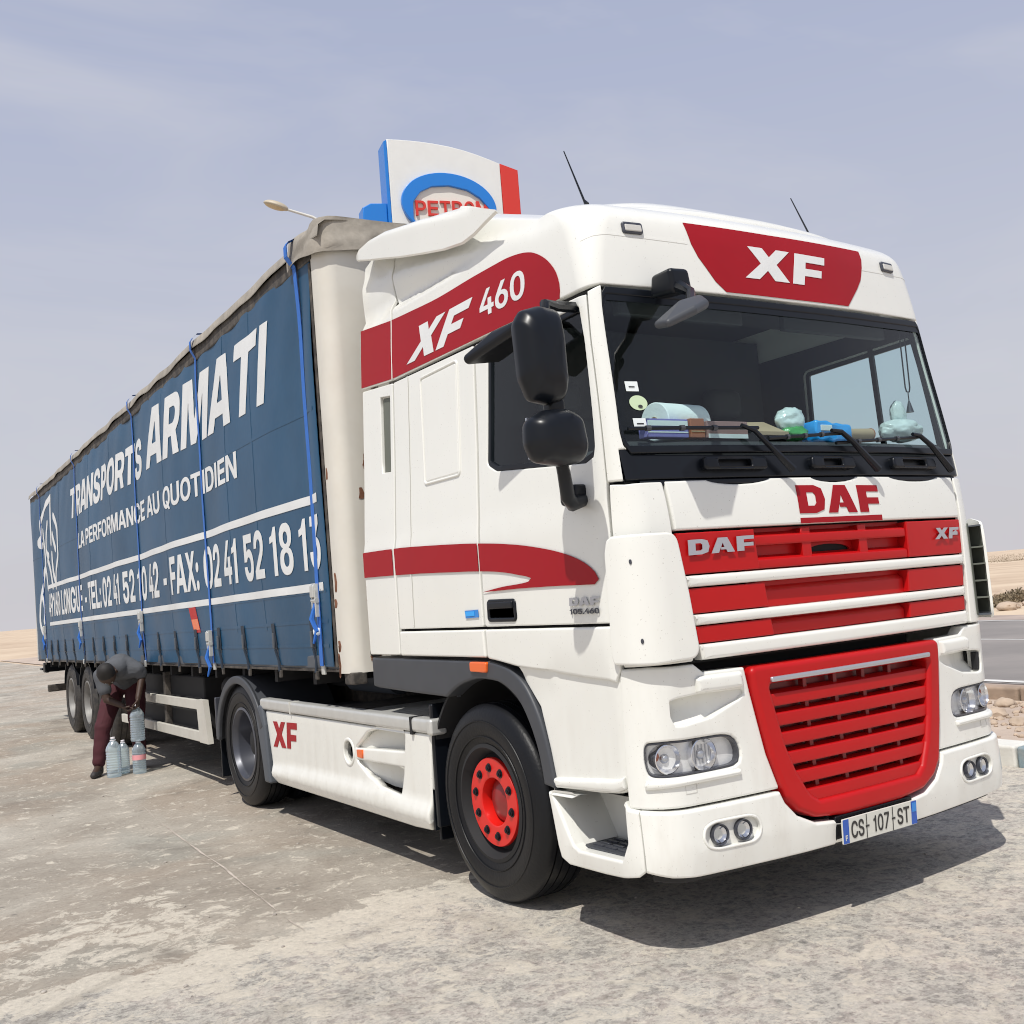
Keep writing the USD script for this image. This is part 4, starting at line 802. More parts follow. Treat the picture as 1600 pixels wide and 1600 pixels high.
# ------------------------------------------------------------------ chassis, side skirts, rear fenders
for s in (-1, 1):
    tp('frame_rail', [box(s * .40, s * .42, .5, 6.15, .72, .99), box(s * .34, s * .42, .5, 6.15, .97, .99), box(s * .34, s * .42, .5, 6.15, .72, .74)], 'dusty')
for y in (2.5, 4.1, 6.1): tp('cross_member', box(-.40, .40, y, y + .08, .76, .95), 'dark')
tp('engine_block', box(-.34, .34, .5, 2.3, .45, 1.22, .05), 'dark'); tp('gearbox', tube([(0, 2.3, .7), (0, 3.1, .68)], .22, 14), 'dark')
tp('fifth_wheel', [box(-.42, .42, 4.55, 5.35, 1.0, 1.09, .03), box(-.3, .3, 5.35, 5.6, 1.0, 1.06, .02)], 'dark')
for y in (2.16, 2.64, 3.12): tp('catwalk_plate', box(-1.12, .3, y, y + .46, .855, .875, .004), 'alu' if y < 3 else 'dusty')
for s in (-1, 1): tp('fuel_tank', box(s * .55, s * 1.10, 2.1, 4.4, .34, .82, .08), 'dark')
tp('air_tank', tube([(-.62, 3.5, 1.0), (-.62, 4.25, 1.0)], .1, 14), 'slate')
tp('exhaust_stack', tube([(.55, 2.55, 1.0), (.55, 2.75, 1.0), (.55, 2.75, 1.2)], .06, 10), 'dusty')
for k, mm in enumerate(('strap', 'dark', 'redd')):
    a = np.linspace(0, 14 * math.pi, 160); y = 2.75 + .9 * (a / a[-1]); z = 1.35 - .22 * np.sin(a / a[-1] * math.pi) + .045 * np.sin(a); x = -.25 + .2 * k + .045 * np.cos(a); tp('air_hose', tube(np.stack([x, y, z], 1), .008, 5), mm)
SKp = lambda s: plane((s * 1.24, 0, 0), (0, -s * 1., 0) if s > 0 else (0, -1, 0), (0, 0, 1))
def skirt(s):
    # u = -y on the near side, +y on the far side, so that the normal points outboard
    Sx = fn(lambda u, v: np.stack([s * (1.235 - .05 * ss(.34, .25, v) + .024 * ss(.03, -.06, v - np.interp(np.abs(u), [2.0, 2.35, 2.62, 4.1, 4.5], [.42, .43, .45, .42, .395]))), (-u if s < 0 else u), v], -1))
    cv = (lambda pts: [(-y, z) for y, z in pts]) if s < 0 else (lambda pts: [(y, z) for y, z in pts])
    body = rnd_poly(cv([(4.615, .808), (1.93, .812), (1.955, .60), (1.985, .31), (2.04, .262), (2.25, .253), (3.1, .257), (4.485, .260), (4.52, .40)]), .012)
    rec = rnd_poly(cv([(2.78, .765), (2.62, .800), (2.25, .803), (2.27, .70), (2.30, .56), (2.35, .435), (2.62, .458), (2.80, .50), (2.95, .575), (2.955, .66)]), .02)
    cap = sg.Polygon(cv([(3.072 + .092 * math.cos(t), .622 + .092 * math.sin(t)) for t in np.linspace(0, 2 * math.pi, 28, endpoint=False)]))
    barp = sg.Polygon(cv([(2.99, .655), (2.6, .676), (2.2, .694), (2.2, .597), (2.6, .590), (2.99, .582)]))
    k = tp('side_skirt', patch(body.difference(rec.difference(barp)).difference(cap.buffer(-.012)), Sx, .05, 0, .014, .028), 'white', True)
    Sr = fn(lambda u, v: np.stack([s * (1.235 - .03 - .085 * ss(2.95, 2.45, np.abs(u))), (-u if s < 0 else u), v], -1))
    wht = rec.intersection(sg.box(*( (-3.1, .2, -2.42, 1) if s < 0 else (2.42, .2, 3.1, 1))))
    part(k, 'recess_floor', patch(wht.buffer(.02), Sr, .01, 0, 0, .05), 'white')
    part(k, 'recess_inlet', patch(rec.buffer(.03), Sr, .01, -.06, 0, .08), 'dark')
    part(k, 'filler_ring', patch(cap.difference(cap.buffer(-.022)), Sx, .03, .006, .008, .03), 'white')
    fc = part(k, 'filler_cap', patch(cap.buffer(-.028), Sx, .02, -.055, .008, .03), 'black')
    part(k, 'side_marker', patch(sg.Polygon(cv([(2.93, .65), (2.845, .654), (2.85, .60), (2.925, .602)])), Sx, .012, .010, .004, .03), 'orange')
    part(k, 'skirt_lettering', patch(fit(letters_XF(), *((( -4.475, .545), (-3.985, .560), (-4.455, .735)) if s < 0 else ((3.985, .545), (4.475, .545), (3.985, .735)))), Sx, .002, .003, 0, .08, False), 'red', 30, 'red model letters at the rear of the skirt')
    rl = tp('skirt_rail', [box(s * 1.15, s * 1.25, 1.905, 4.70, .815, .897, .02)], 'alu')
    part(rl, 'rail_end', box(s * 1.145, s * 1.256, 1.885, 1.945, .808, .90, .018), 'alu'); part(rl, 'rail_strap', box(s * 1.17, s * 1.254, 2.12, 2.145, .80, .902, .004), 'dark'); part(rl, 'rail_strap', box(s * 1.17, s * 1.254, 4.05, 4.06, .81, .90, .003), 'lampg')
    tp('skirt_end_plate', box(s * .85, s * 1.225, 1.965, 1.985, .28, .81), 'black')
    # rear fender: arch over the twin wheels with a lip that runs down ahead of them
    a = np.linspace(math.radians(4), math.radians(158), 40); yc, zc = 5.2, .46
    outer = [(yc + .62 * math.cos(t), zc + .60 * math.sin(t)) for t in a]; inner = [(yc + .55 * math.cos(t), zc + .535 * math.sin(t)) for t in a]
    lip = sg.Polygon(outer + inner[::-1])
    fd = tp('rear_fender', patch(affinity.scale(lip, -1, 1, origin=(0, 0)) if s < 0 else lip, fn(lambda u, v: np.stack([np.full_like(u, s * 1.265), (-u if s < 0 else u), v], -1)), .03, 0, .012, .05), 'grey')
    sh = sg.Polygon(outer + [(yc + .605 * math.cos(t), zc + .585 * math.sin(t)) for t in a[::-1]]); m_ = trimesh.creation.extrude_polygon(sh, .62); m_.apply_transform(np.array([[0, 0, 1, -1.25 if s < 0 else .63], [1, 0, 0, 0], [0, 1, 0, 0], [0, 0, 0, 1.]])); part(fd, 'fender_top', m_, 'grey', 30)
    fl = rnd_poly([(-y if s < 0 else y, z) for y, z in [(4.80, .80), (4.70, .85), (4.645, .845), (4.60, .70), (4.54, .26), (4.66, .26), (4.70, .45)]], .015)
    part(fd, 'front_lip', patch(fl, fn(lambda u, v: np.stack([np.full_like(u, s * 1.26), (-u if s < 0 else u), v], -1)), .12, 0, .02, .05), 'slate')
    part(fd, 'rear_lip', box(s * .66, s * 1.262, 5.80, 5.83, .52, .86, .01), 'rim')
    tp('rear_mud_flap', box(s * .62, s * 1.22, 5.84, 5.86, .17, .62, .006), 'black')
for s in (-1, 1): skirt(s)

# ================================================================== the trailer
YAW, PIT = -.018562, -.009394
RT = np.array([[math.cos(YAW), -math.sin(YAW), 0], [math.sin(YAW), math.cos(YAW), 0], [0, 0, 1]]) @ np.array([[1, 0, 0], [0, math.cos(PIT), -math.sin(PIT)], [0, math.sin(PIT), math.cos(PIT)]])
TM = np.eye(4); TM[:3, :3] = RT; TM[:3, 3] = np.array([-.002264, 4.565288, 0]) - RT @ np.array([0, 1.65, 0])
def t2w(p): return RT @ np.asarray(p, float) + TM[:3, 3]
def w2t(p): return RT.T @ (np.asarray(p, float) - TM[:3, 3])
TL = thing('curtain_trailer', 'long semi-trailer with dirty navy side curtains and big white lettering', 'trailer', matrix=TM)
def lp(name, mesh, m, smooth=40, label=None, parent=TL): return part(parent, name, mesh, m, smooth, label)
STRAP = [.27, 2.80, 5.42, 9.10, 12.50]
def curt(y, z, s):
    """sag of the curtain: tucked in under the straps, swelling between them, rippled near the buckles"""
    d = np.zeros_like(y); e = [-.05] + STRAP + [13.62]
    for a, b in zip(e[:-1], e[1:]):
        f = np.clip((y - a) / (b - a), 0, 1); d = d + np.where((y >= a) & (y < b), np.sin(np.pi * f) ** .7, 0)
    v = np.clip((z - 1.2) / 2.7, 0, 1)
    big = .042 * d * np.sin(np.pi * v) ** .6 + .010 * np.sin(y * 7.3 + 1.3 * np.sin(z * 2.1)) * (1 - v) ** 2 + .006 * np.sin(y * 11 + z * 6) * v ** 3 + .022 * (meshkit.noise(np.stack([y * 1.1, z * .5, np.full_like(y, s * 3.)], -1), 3) - .5) + .006 * (meshkit.noise(np.stack([y * 3.5, z * 1.2, np.full_like(y, s)], -1), 5) - .5)
    low = np.clip((1.50 - z) / .3, 0, 1); rip = .024 * low * np.abs(np.sin(np.pi * (y - .42) / .72)) - .010 * low
    return big + rip
def Scur(s):
    return fn(lambda u, v: np.stack([s * (1.272 + curt((-u if s < 0 else u), v, s)), (-u if s < 0 else u), v], -1), 4e-3)
CUT = {}
for s in (-1, 1):
    ya, yb = (-13.60, -.06) if s < 0 else (.06, 13.60)
    cu = lp('side_curtain', patch(sg.box(ya, 1.165, yb, 3.86), Scur(s), .006, 0, 0, .085, back=False), 'curtain', True)
    CUT[s] = cu
    if s < 0:
        for y in (1.35, 2.05, 4.1, 6.7, 8.1, 10.6, 11.6): part(cu, 'welded_seam', patch(sg.box(-y - .018, 1.42, -y + .018, 3.84), Scur(s), .001, .002, 0, .1, back=False), 'curtain', True)
        for z in (1.30, 1.46, 1.66, 2.86): part(cu, 'welded_seam', patch(sg.box(-13.5, z - .012, -.1, z + .012), Scur(s), .001, .002, 0, .1, back=False), 'curtain', True)
SC = Scur(-1)
def lettering(nm, text, w, p00, p10, p01, sl=0., lab=None):
    gs = glyphs(text, w); words = [[]]
    for c, g in gs:
        if g is None: words.append([])
        else: words[-1].append(g if not sl else affinity.affine_transform(g, [1, sl, 0, 1, 0, 0]))
    al = unary_union([g for q in words for g in q]); x0, y0, x1, y1 = al.bounds; P0, P1, P2 = [np.array((-y, z)) for y, z in (p00, p10, p01)]
    A = (P1 - P0) / (x1 - x0); B = (P2 - P0) / (y1 - y0); O = P0 - A * x0 - B * y0
    for q in words:
        if q: part(CUT[-1], nm, patch(affinity.affine_transform(unary_union(q), [A[0], B[0], A[1], B[1], O[0], O[1]]), SC, .001, .004, 0, .08, back=False), 'print', True, lab)
lettering('transports_lettering', 'TRANSPORTS', 820, (9.50, 3.150), (5.02, 3.115), (9.50, 3.575), .22, 'white word TRANSPORTS')
lettering('name_lettering', 'ARMATI', 830, (4.80, 3.148), (.86, 3.075), (4.80, 3.735), .22, 'large white name on the curtain')
lettering('slogan_lettering', 'LA PERFORMANCE AU QUOTIDIEN', 720, (9.05, 2.672), (1.75, 2.616), (9.05, 2.905), 0, None)
lettering('phone_lettering', '49160 LONGUE - TEL: 02 41 52 10 42 - FAX: 02 41 52 18 13', 780, (11.95, 1.835), (.13, 1.800), (11.95, 2.205), 0, None)
for z0, z1 in ((2.262, 2.322), (1.680, 1.735)):
    part(CUT[-1], 'printed_rule', patch(sg.Polygon([(-11.98, z0 + .02), (-.13, z0 - .02), (-.13, z1 - .02), (-11.98, z1 + .02)]), SC, .001, .004, 0, .1, back=False), 'print', True)
# striding-figure emblem drawn in strokes
LG_ = [[(12.55, 3.42), (11.35, 3.70), (11.35, 2.98)], [(12.55, 3.42), (12.5, 3.18), (12.75, 3.10), (12.35, 3.02)], [(12.3, 3.25), (12.1, 2.75), (12.6, 2.30), (12.85, 2.05), (12.95, 1.80), (12.75, 1.58)], [(11.75, 3.33), (11.95, 2.92), (11.65, 2.80)],
       [(11.1, 3.38), (10.75, 3.10), (10.7, 2.75), (10.95, 2.52), (11.05, 2.28)], [(11.2, 3.1), (10.95, 2.85)], [(11.8, 2.75), (11.5, 2.55), (11.35, 2.30)], [(11.3, 2.80), (11.2, 2.45), (11.0, 2.35)], [(12.4, 2.55), (12.15, 2.62), (11.95, 2.30)], [(12.65, 2.2), (12.5, 1.95), (12.6, 1.78)]]
for ln in LG_:
    c = shapely.LineString([(-y, z) for y, z in np.array(spl(ln, 4))]).buffer(.055); part(CUT[-1], 'emblem_stroke', patch(c.simplify(.01), SC, .001, .004, 0, .08, back=False), 'print', True)
wl = part(CUT[-1], 'warning_label', patch(sg.Polygon([(-3.46, 1.668), (-3.27, 1.672), (-3.17, 1.44), (-3.36, 1.436)]), SC, .001, .005, 0, .05, back=False), 'redp')
part(CUT[-1], 'warning_label_band', patch(sg.Polygon([(-3.40, 1.56), (-3.225, 1.562), (-3.185, 1.465), (-3.355, 1.462)]), SC, .001, .007, 0, .05, back=False), M['orange'])
# buckles: strap, lever and hook
def buckle(y):
    z0 = 1.165; pts = [(y + .01, 1.46), (y, 1.30), (y - .025, 1.17), (y - .06, 1.09)]
    def X(y_, z_, o): return [-(1.272 + float(curt(np.array([y_]), np.array([z_]), -1)[0]) + o), y_, z_]
    b = lp('curtain_buckle', patch(sg.Polygon([(-y - .03, 1.47), (-y + .03, 1.47), (-y + .035, 1.28), (-y - .035, 1.28)]), SC, .006, .012, .002, .05), 'tab')
    part(b, 'strap', tube([X(y, 1.28, .016), X(y - .015, 1.20, .014), [-1.285, y - .035, 1.12]], .010, 6), 'tab'); part(b, 'hook', box(-1.288, -1.27, y - .06, y - .02, 1.075, 1.13, .004), 'dusty')
    part(b, 'lever', box(*(X(y, 1.3, .016)[0], X(y, 1.3, .03)[0], y - .014, y + .014, 1.29, 1.40), .003), 'slate')
    return b
for k in range(18): buckle(.44 + .72 * k)
# bottom rail, top rail, front wall with rounded corner posts, rear frame
for s in (-1, 1):
    lp('side_rail', [box(s * 1.215, s * 1.268, -.02, 13.62, 1.145, 1.235, .01)], 'slate')
    lp('rail_flange', box(s * 1.10, s * 1.272, 0, 13.6, 1.128, 1.146, .003), 'dusty')
    lp('top_rail', box(s * 1.20, s * 1.282, 0, 13.62, 3.835, 3.955, .012), 'dusty')
pf = sg.Polygon([(-1.275, .02), (-1.275, -.05), (-1.262, -.10), (-1.225, -.145), (-1.17, -.165), (-.95, -.168), (-.95, -.10), (-1.12, -.10), (-1.18, -.02), (-1.18, .02)])
for s in (-1, 1):
    p_ = affinity.scale(pf, -s, 1, origin=(0, 0)) if s > 0 else pf
    cp_ = lp('corner_post', trimesh.creation.extrude_polygon(p_, 2.83).apply_translation([0, 0, 1.12]), 'cream', 40)
    if s < 0:
        for _ in range(26):
            z = 1.15 + 1.35 * rnd.random() ** 1.5; y = -.165 if rnd.random() < .6 else -.05; w = .006 + .016 * rnd.random(); h = .02 + .09 * rnd.random() ** 2
            bl = sg.Polygon([(w * math.cos(t) * (1 + .4 * math.sin(3 * t + z)), h * math.sin(t) * (1 + .3 * math.cos(2 * t))) for t in np.linspace(0, 6.28, 11)[:-1]])
            u = -1.06 - .1 * rnd.random() if y < -.1 else -(-.035 + .05 * rnd.random())
            Sp = plane((0, -.1688, 0), (1, 0, 0), (0, 0, 1)) if y < -.1 else plane((-1.2758, 0, 0), (0, -1, 0), (0, 0, 1))
            part(cp_, 'rust_spot', patch(affinity.translate(bl, u, z), Sp, .0008, 0, 0, .03, back=False), 'rust')
        part(cp_, 'tension_bar', box(-1.283, -1.262, .03, .06, 1.16, 3.82, .006), 'dusty'); part(cp_, 'roller', tube([(-1.245, .09, 1.2), (-1.245, .09, 3.8)], .028, 10), 'dark')
        for z in (2.95, 2.90, 2.45): part(cp_, 'hinge_screw', box(-1.0, -.96, -.185, -.165, z, z + .02, .004), 'rust')
        part(cp_, 'grommet', cyl([-1.10, -.172, 1.24], .035, .02, 'y', 20), 'dark'); part(cp_, 'foot_bracket', box(-1.26, -1.16, -.16, -.02, 1.05, 1.125, .01), 'dusty')
lp('front_wall', box(-.96, .96, -.16, -.12, 1.12, 3.95), 'cream')
lp('rear_frame', [box(-1.275, -1.18, 13.56, 13.64, 1.13, 3.93, .01), box(1.18, 1.275, 13.56, 13.64, 1.13, 3.93, .01), box(-1.18, 1.18, 13.56, 13.64, 3.80, 3.93, .01)], 'lampg')
for x in (-.59, .59): lp('rear_door', box(x - .585, x + .585, 13.58, 13.62, 1.15, 3.80, .006), 'lampg')
# canvas roof with its drooping edge and the hood over the front
def Sroof():
    n, k = 170, 26; ys_ = np.linspace(-.19, 13.65, n); t = np.linspace(-1, 1, k); V = []
    for y in ys_:
        sag = .006 * math.sin(y * 4.3) + .005 * math.sin(y * 9.1 + 1); nz = meshkit.noise(np.array([[y * 2.2, 3., i * .3] for i in range(k)]), 9) - .5
        for i, q in enumerate(t):
            w = abs(q)
            if w > .86: f = (w - .86) / .14; x = 1.272 + .030 * math.sin(f * 1.5) + .012 * nz[i]; z = 4.055 - .115 * f + .02 * nz[i] + sag * f
            else: x = 1.272 * w / .86; z = 4.055 + .03 * (1 - (w / .86) ** 2) + .02 * nz[i] - .02 * (w / .86) ** 6
            V.append([math.copysign(x, q), y, z])
    V = np.array(V); F = []
    for a in range(n - 1):
        for b in range(k - 1): F += [[a * k + b, a * k + b + 1, (a + 1) * k + b + 1], [a * k + b, (a + 1) * k + b + 1, (a + 1) * k + b]]
    F = np.array(F); m = trimesh.Trimesh(np.vstack([V, V - [0, 0, .006]]), np.vstack([F, F[:, ::-1] + len(V)]), process=False); return m
RF = lp('roof_canvas', Sroof(), 'canvas', 60)
def hood_():
    n, k = 60, 12; V = []
    path = [(-1.31, .34)] + [(-1.31, -.06), (-1.30, -.13), (-1.26, -.185), (-1.20, -.205), (0, -.215), (1.20, -.205), (1.26, -.185), (1.30, -.13), (1.31, -.06), (1.31, .34)]
    u = np.array(path); t = np.r_[0, np.cumsum(np.linalg.norm(np.diff(u, axis=0), axis=1))]; pu = PchipInterpolator(t, u)(np.linspace(0, t[-1], n)); c = np.array([0, .5])
    for j in range(k):
        f = j / (k - 1)
        for i, (x, y) in enumerate(pu):
            nz = meshkit.noise(np.array([[i * .45, f * 3.5, 2.]]), 21)[0] - .5; r_ = 1 - .03 * f ** 3; wav = .022 * math.sin(i * .55) * (1 - f)
            V.append([x * r_ + .03 * nz * np.sign(x), y * 1 + .035 * nz + .01 * f, 3.845 + .225 * f + wav + .02 * nz + (.035 if j in (2, 3) else 0) * 0])
    V = np.array(V); F = []
    for a in range(k - 1):
        for b in range(n - 1): F += [[a * n + b, a * n + b + 1, (a + 1) * n + b + 1], [a * n + b, (a + 1) * n + b + 1, (a + 1) * n + b]]
    F = np.array(F); V2 = V + np.array([0, .008, 0]); m = trimesh.Trimesh(np.vstack([V, V2]), np.vstack([F, F[:, ::-1] + len(V)]), process=False); return m
part(RF, 'front_hood', hood_(), 'canvas', 60)
# chassis
for s in (-1, 1):
    lp('chassis_beam', [box(s * .56, s * .58, .3, 13.3, .92, 1.12), box(s * .50, s * .64, .3, 13.3, 1.10, 1.125), box(s * .50, s * .64, 3.2, 13.3, .72, .745), box(s * .56, s * .58, 3.2, 13.3, .74, .94)], 'dark')
    for k in range(16): lp('outrigger', box(s * .58, s * 1.21, .6 + .8 * k, .66 + .8 * k, 1.03, 1.12), 'dark')
    lp('landing_leg', [box(s * .62, s * .74, 2.52, 2.64, .52, 1.1, .01), box(s * .64, s * .72, 2.54, 2.62, .30, .55), box(s * .56, s * .80, 2.44, 2.72, .28, .31)], 'dusty')
lp('load_floor', box(-1.21, 1.21, 0, 13.6, 1.13, 1.165), 'dark')
for s in (-1, 1):
    # side guard: two pale rails between slanted end posts
    a = 3.35; g = lp('side_guard', box(s * 1.19, s * 1.225, 3.62, 7.1, .725, .815, .006), 'aluw'); 
    part(g, 'guard_rail', box(s * 1.19, s * 1.225, 3.62, 7.1, .43, .525, .006), 'aluw')
    q = sg.Polygon([(3.42, .82), (3.66, .82), (3.60, .43), (3.32, .43)]); e = trimesh.creation.extrude_polygon(q, .05); e.apply_transform(np.array([[0, 0, 1, -1.235 if s < 0 else 1.185], [1, 0, 0, 0], [0, 1, 0, 0], [0, 0, 0, 1.]])); part(g, 'end_post', e, 'aluw', False)
    for y in (5.0, 6.6): part(g, 'guard_post', box(s * 1.13, s * 1.19, y, y + .08, .42, 1.05, .004), 'dusty')
    lp('pallet_box', box(s * .62, s * 1.13, 3.75, 6.9, .42, 1.02, .02), 'dark')
lp('air_reservoir', tube([(-1.0, 2.75, .92), (-1.0, 3.25, .92)], .11, 16), 'dark')
WZ = .505
for i, yl in enumerate((7.995, 9.305, 10.615)):
    for s in (-1, 1):
        c = w2t([0, 0, 0]) ; yw = t2w([0, yl, 0])
        zl = WZ - (t2w([s * 1.2, yl, 0])[2]); wheel(TL, 'trailer_wheel', s * 1.225, yl, zl, s, .505, .36, 'trailer', 56)
        a = np.linspace(math.radians(20), math.radians(160), 22); po = [(yl + .60 * math.cos(t), zl + .60 * math.sin(t)) for t in a]; pi_ = [(yl + .588 * math.cos(t), zl + .588 * math.sin(t)) for t in a[::-1]]
        e = trimesh.creation.extrude_polygon(sg.Polygon(po + pi_), .38); e.apply_transform(np.array([[0, 0, 1, -1.235 if s < 0 else .855], [1, 0, 0, 0], [0, 1, 0, 0], [0, 0, 0, 1.]])); lp('mudguard', e, 'black', 30)
    lp('trailer_axle', tube([(-1.0, yl, .62), (1.0, yl, .62)], .075, 12), 'dusty')
for s in (-1, 1): lp('rear_mud_flap', box(s * .84, s * 1.2, 11.22, 11.24, .30, 1.0, .006), 'black')
lp('rear_light_bar', box(-1.22, 1.22, 13.30, 13.50, .93, 1.09, .02), 'black')
for s in (-1, 1):
    lp('rear_light_bracket', [box(s * 1.13, s * 1.24, 13.5, 13.72, .965, 1.0, .01), box(s * 1.15, s * 1.2, 13.3, 13.56, .92, .97, .01)], 'black'); lp('rear_lamp', box(s * .85, s * 1.2, 13.5, 13.56, .96, 1.07, .012), 'redd')
lp('underrun_bar', box(-1.2, 1.2, 13.1, 13.2, .60, .72, .02), 'dusty')
for x in (-.5, .5): lp('underrun_post', box(x - .05, x + .05, 13.05, 13.12, .62, 1.1), 'dark')

# straps thrown over the load space, each with its ratchet
labs = ['bright blue strap at the front edge of the curtain, over the last telephone digits', 'blue strap crossing the letters of the big name', 'thin blue strap between the two words of the top line', 'blue strap through the first word, above the rear wheels', 'blue strap nearest the rear of the trailer, beside the emblem']
for k, (y, lab) in enumerate(zip(STRAP, labs)):
    sp = thing('lashing_strap', lab, 'strap', group='blue straps over the trailer curtain', matrix=TM)
    w = .030 if k == 0 else .024; zs = np.linspace(4.00, 1.17, 40); dy = np.interp(zs, [1.17, 4.07], [-.02, .02 if k else .0]) + (.05 * np.sin((zs - 1.2) * 1.05) if k in (1, 2) else 0)
    V = []
    for z, d in zip(zs, dy):
        o = 1.272 + float(curt(np.array([y]), np.array([min(z, 3.85)]), -1)[0]) + (.022 if k == 0 else .014) if z < 3.86 else (1.322 if k else 1.352)
        V.append([(-o, y + d - w), (-o, y + d + w)])
    e_ = .03 if k == 0 else 0; top = [[(-1.305 - e_, y - w, 4.03), (-1.305 - e_, y + w, 4.03)], [(-1.265, y - w, 4.068), (-1.265, y + w, 4.068)], [(-1.15, y - w, 4.078), (-1.15, y + w, 4.078)], [(0, y - w, 4.12), (0, y + w, 4.12)], [(1.3, y - w, 4.11), (1.3, y + w, 4.11)], [(1.33, y - w, 3.6), (1.33, y + w, 3.6)], [(1.33, y - w, 1.2), (1.33, y + w, 1.2)]]
    P_ = [np.array(t, float) for t in top[::-1]] + [np.array([[a[0], a[1], z], [b[0], b[1], z]]) for (a, b), z in zip(V, zs)]
    P_ = np.concatenate(P_); F = []
    for i in range(len(P_) // 2 - 1): F += [[2 * i, 2 * i + 1, 2 * i + 3], [2 * i, 2 * i + 3, 2 * i + 2]]
    F = np.array(F); P2 = P_ + np.array([.004, 0, -.003]); part(sp, 'webbing', trimesh.Trimesh(np.vstack([P_, P2]), np.vstack([F, F[:, ::-1] + len(P_)]), process=False), 'strap', 30)
    zr = 1.60 if k != 1 else 1.34; o = 1.272 + float(curt(np.array([y]), np.array([zr]), -1)[0]) + .014
    part(sp, 'ratchet', [box(-o - .035, -o, y - .035, y - .022, zr - .11, zr + .11, .004), box(-o - .035, -o, y + .022, y + .035, zr - .11, zr + .11, .004), box(-o - .045, -o - .02, y - .03, y + .03, zr + .02, zr + .10, .006), tube([(-o - .02, y - .04, zr), (-o - .02, y + .04, zr)], .018, 8)], 'alu')
    part(sp, 'loose_tail', tube([(-o - .02, y, zr - .02), (-o - .045, y + .02, zr - .12), (-o - .03, y - .02, zr - .2), (-o - .045, y + .01, zr - .28)], [.012, .018, .016, .008], 6), 'strap')
    part(sp, 'hook', box(-1.292, -1.272, y - .03, y + .02, 1.11, 1.18, .006), 'alu')
    if k == 0: part(sp, 'knot', box(-o - .045, -o, y - .03, y + .025, 1.37, 1.42, .016), 'sticker')

# ================================================================== things on the dashboard
DZ = 2.197
def dthing(name, label, cat, loc): return thing(name, label, cat, loc)
t = thing('paper_towel_roll', 'white paper towel roll lying on the dashboard behind the windscreen', 'paper roll', (-.685, .30, DZ + .095))
a = np.linspace(0, 1, 2); rl = lathe([(.022, -.145), (.085, -.145), (.089, -.141), (.089, .141), (.085, .145), (.022, .145)], 'x', 40, True); rl.fix_normals(); rl.apply_transform(trimesh.transformations.rotation_matrix(math.radians(6), [0, 0, 1])); part(t, 'paper', rl, 'paper', 40)
cr = lathe([(.022, -.151), (.019, -.151), (.019, .151), (.022, .151)], 'x', 24, True); cr.apply_transform(trimesh.transformations.rotation_matrix(math.radians(6), [0, 0, 1])); part(t, 'cardboard_core', cr, 'kraft')
def dbox(name, label, cat, x0, x1, y0, y1, h, m, bands=()):
    t = thing(name, label, cat, ((x0 + x1) / 2, (y0 + y1) / 2, DZ)); w, d = (x1 - x0) / 2, (y1 - y0) / 2
    part(t, 'body', box(-w, w, -d, d, .001, h, .004), m)
    for b0, b1, mm in bands: part(t, 'printed_band', box(-w * .96, w * .96, -d - .0015, -d + .002, h * b0, h * b1), mm)
    return t
dbox('violet_carton', 'violet and white carton at the left end of the dashboard', 'box', -.99, -.745, .155, .215, .085, 'violet', [(.62, .9, 'sticker'), (.25, .32, 'sticker')])
dbox('small_carton', 'small terracotta carton beside the violet one on the dashboard', 'box', -.735, -.65, .15, .215, .09, 'terra', [(.3, .36, 'kraft')])
dbox('book', 'mauve book lying on papers on the dashboard', 'book', -.635, -.375, .15, .22, .08, 'mauve', [(.0, .25, 'sticker')])
t = thing('cardboard_flap', 'tilted piece of brown cardboard on the dashboard left of the bags', 'cardboard', (-.15, .27, DZ + .075)); c = box(-.12, .10, -.08, .08, -.004, .004, .002); c.apply_transform(trimesh.transformations.euler_matrix(.5, -.05, .1)); part(t, 'sheet', c, 'kraft'); part(t, 'folded_edge', box(-.12, .09, -.085, -.075, -.05, -.03, .002), 'kraft')
t = thing('cardboard_tube', 'rolled brown cardboard right of the blue packet on the dashboard', 'cardboard', (.575, .28, DZ + .06)); part(t, 'roll', tube([(-.12, 0, -.01), (.12, .02, 0)], .032, 14), 'kraft'); part(t, 'rim', tube([(.118, .02, 0), (.124, .02, 0)], .034, 14), 'terra')
def crumple(c, r, seed, m, name, label, cat, parts_):
    t = thing(name, label, cat, c)
    for nm, dx, rr, mm, sd in parts_:
        i = trimesh.creation.icosphere(3); v = i.vertices; nz = meshkit.fbm(v * 1.5 + sd * 7.3, 3, sd) - .5; fold = np.abs(np.sin(v[:, 0] * 5 + 3 * nz * 6)) * .12
        i.vertices = v * (1 + .5 * nz + .8 * fold)[:, None] * np.array(rr) + np.array(dx); part(t, nm, i, mm, 55)
crumple((.05, .27, DZ + .095), .1, 3, 'green_bag', 'green_bag', 'crumpled clear and green plastic bag on the dashboard', 'bag', [('wrapping', (0, 0, .02), (.085, .06, .065), 'clear_bag', 3), ('green_print', (-.01, -.03, -.05), (.075, .05, .035), 'green_bag', 5)])
t = thing('blue_packet', 'bright blue packet on the dashboard beside the green bag', 'packet', (.29, .255, DZ + .055)); b_ = m3.Manifold.batch_hull([m3.Manifold.sphere(.016, 14).translate([x, y, z]) for x in (-.115, .125) for y in (-.04, .04) for z in (-.035, .038 if x < 0 else .02)]).refine_to_length(.02); b_ = mf(b_); b_.vertices = b_.vertices + (meshkit.fbm(b_.vertices * 22, 3, 5) - .5)[:, None] * np.array([.02, .02, .03]); part(t, 'packet', b_, 'sky_bag', 40); part(t, 'white_flash', box(-.10, -.02, -.062, -.052, .0, .03, .003), 'sticker')
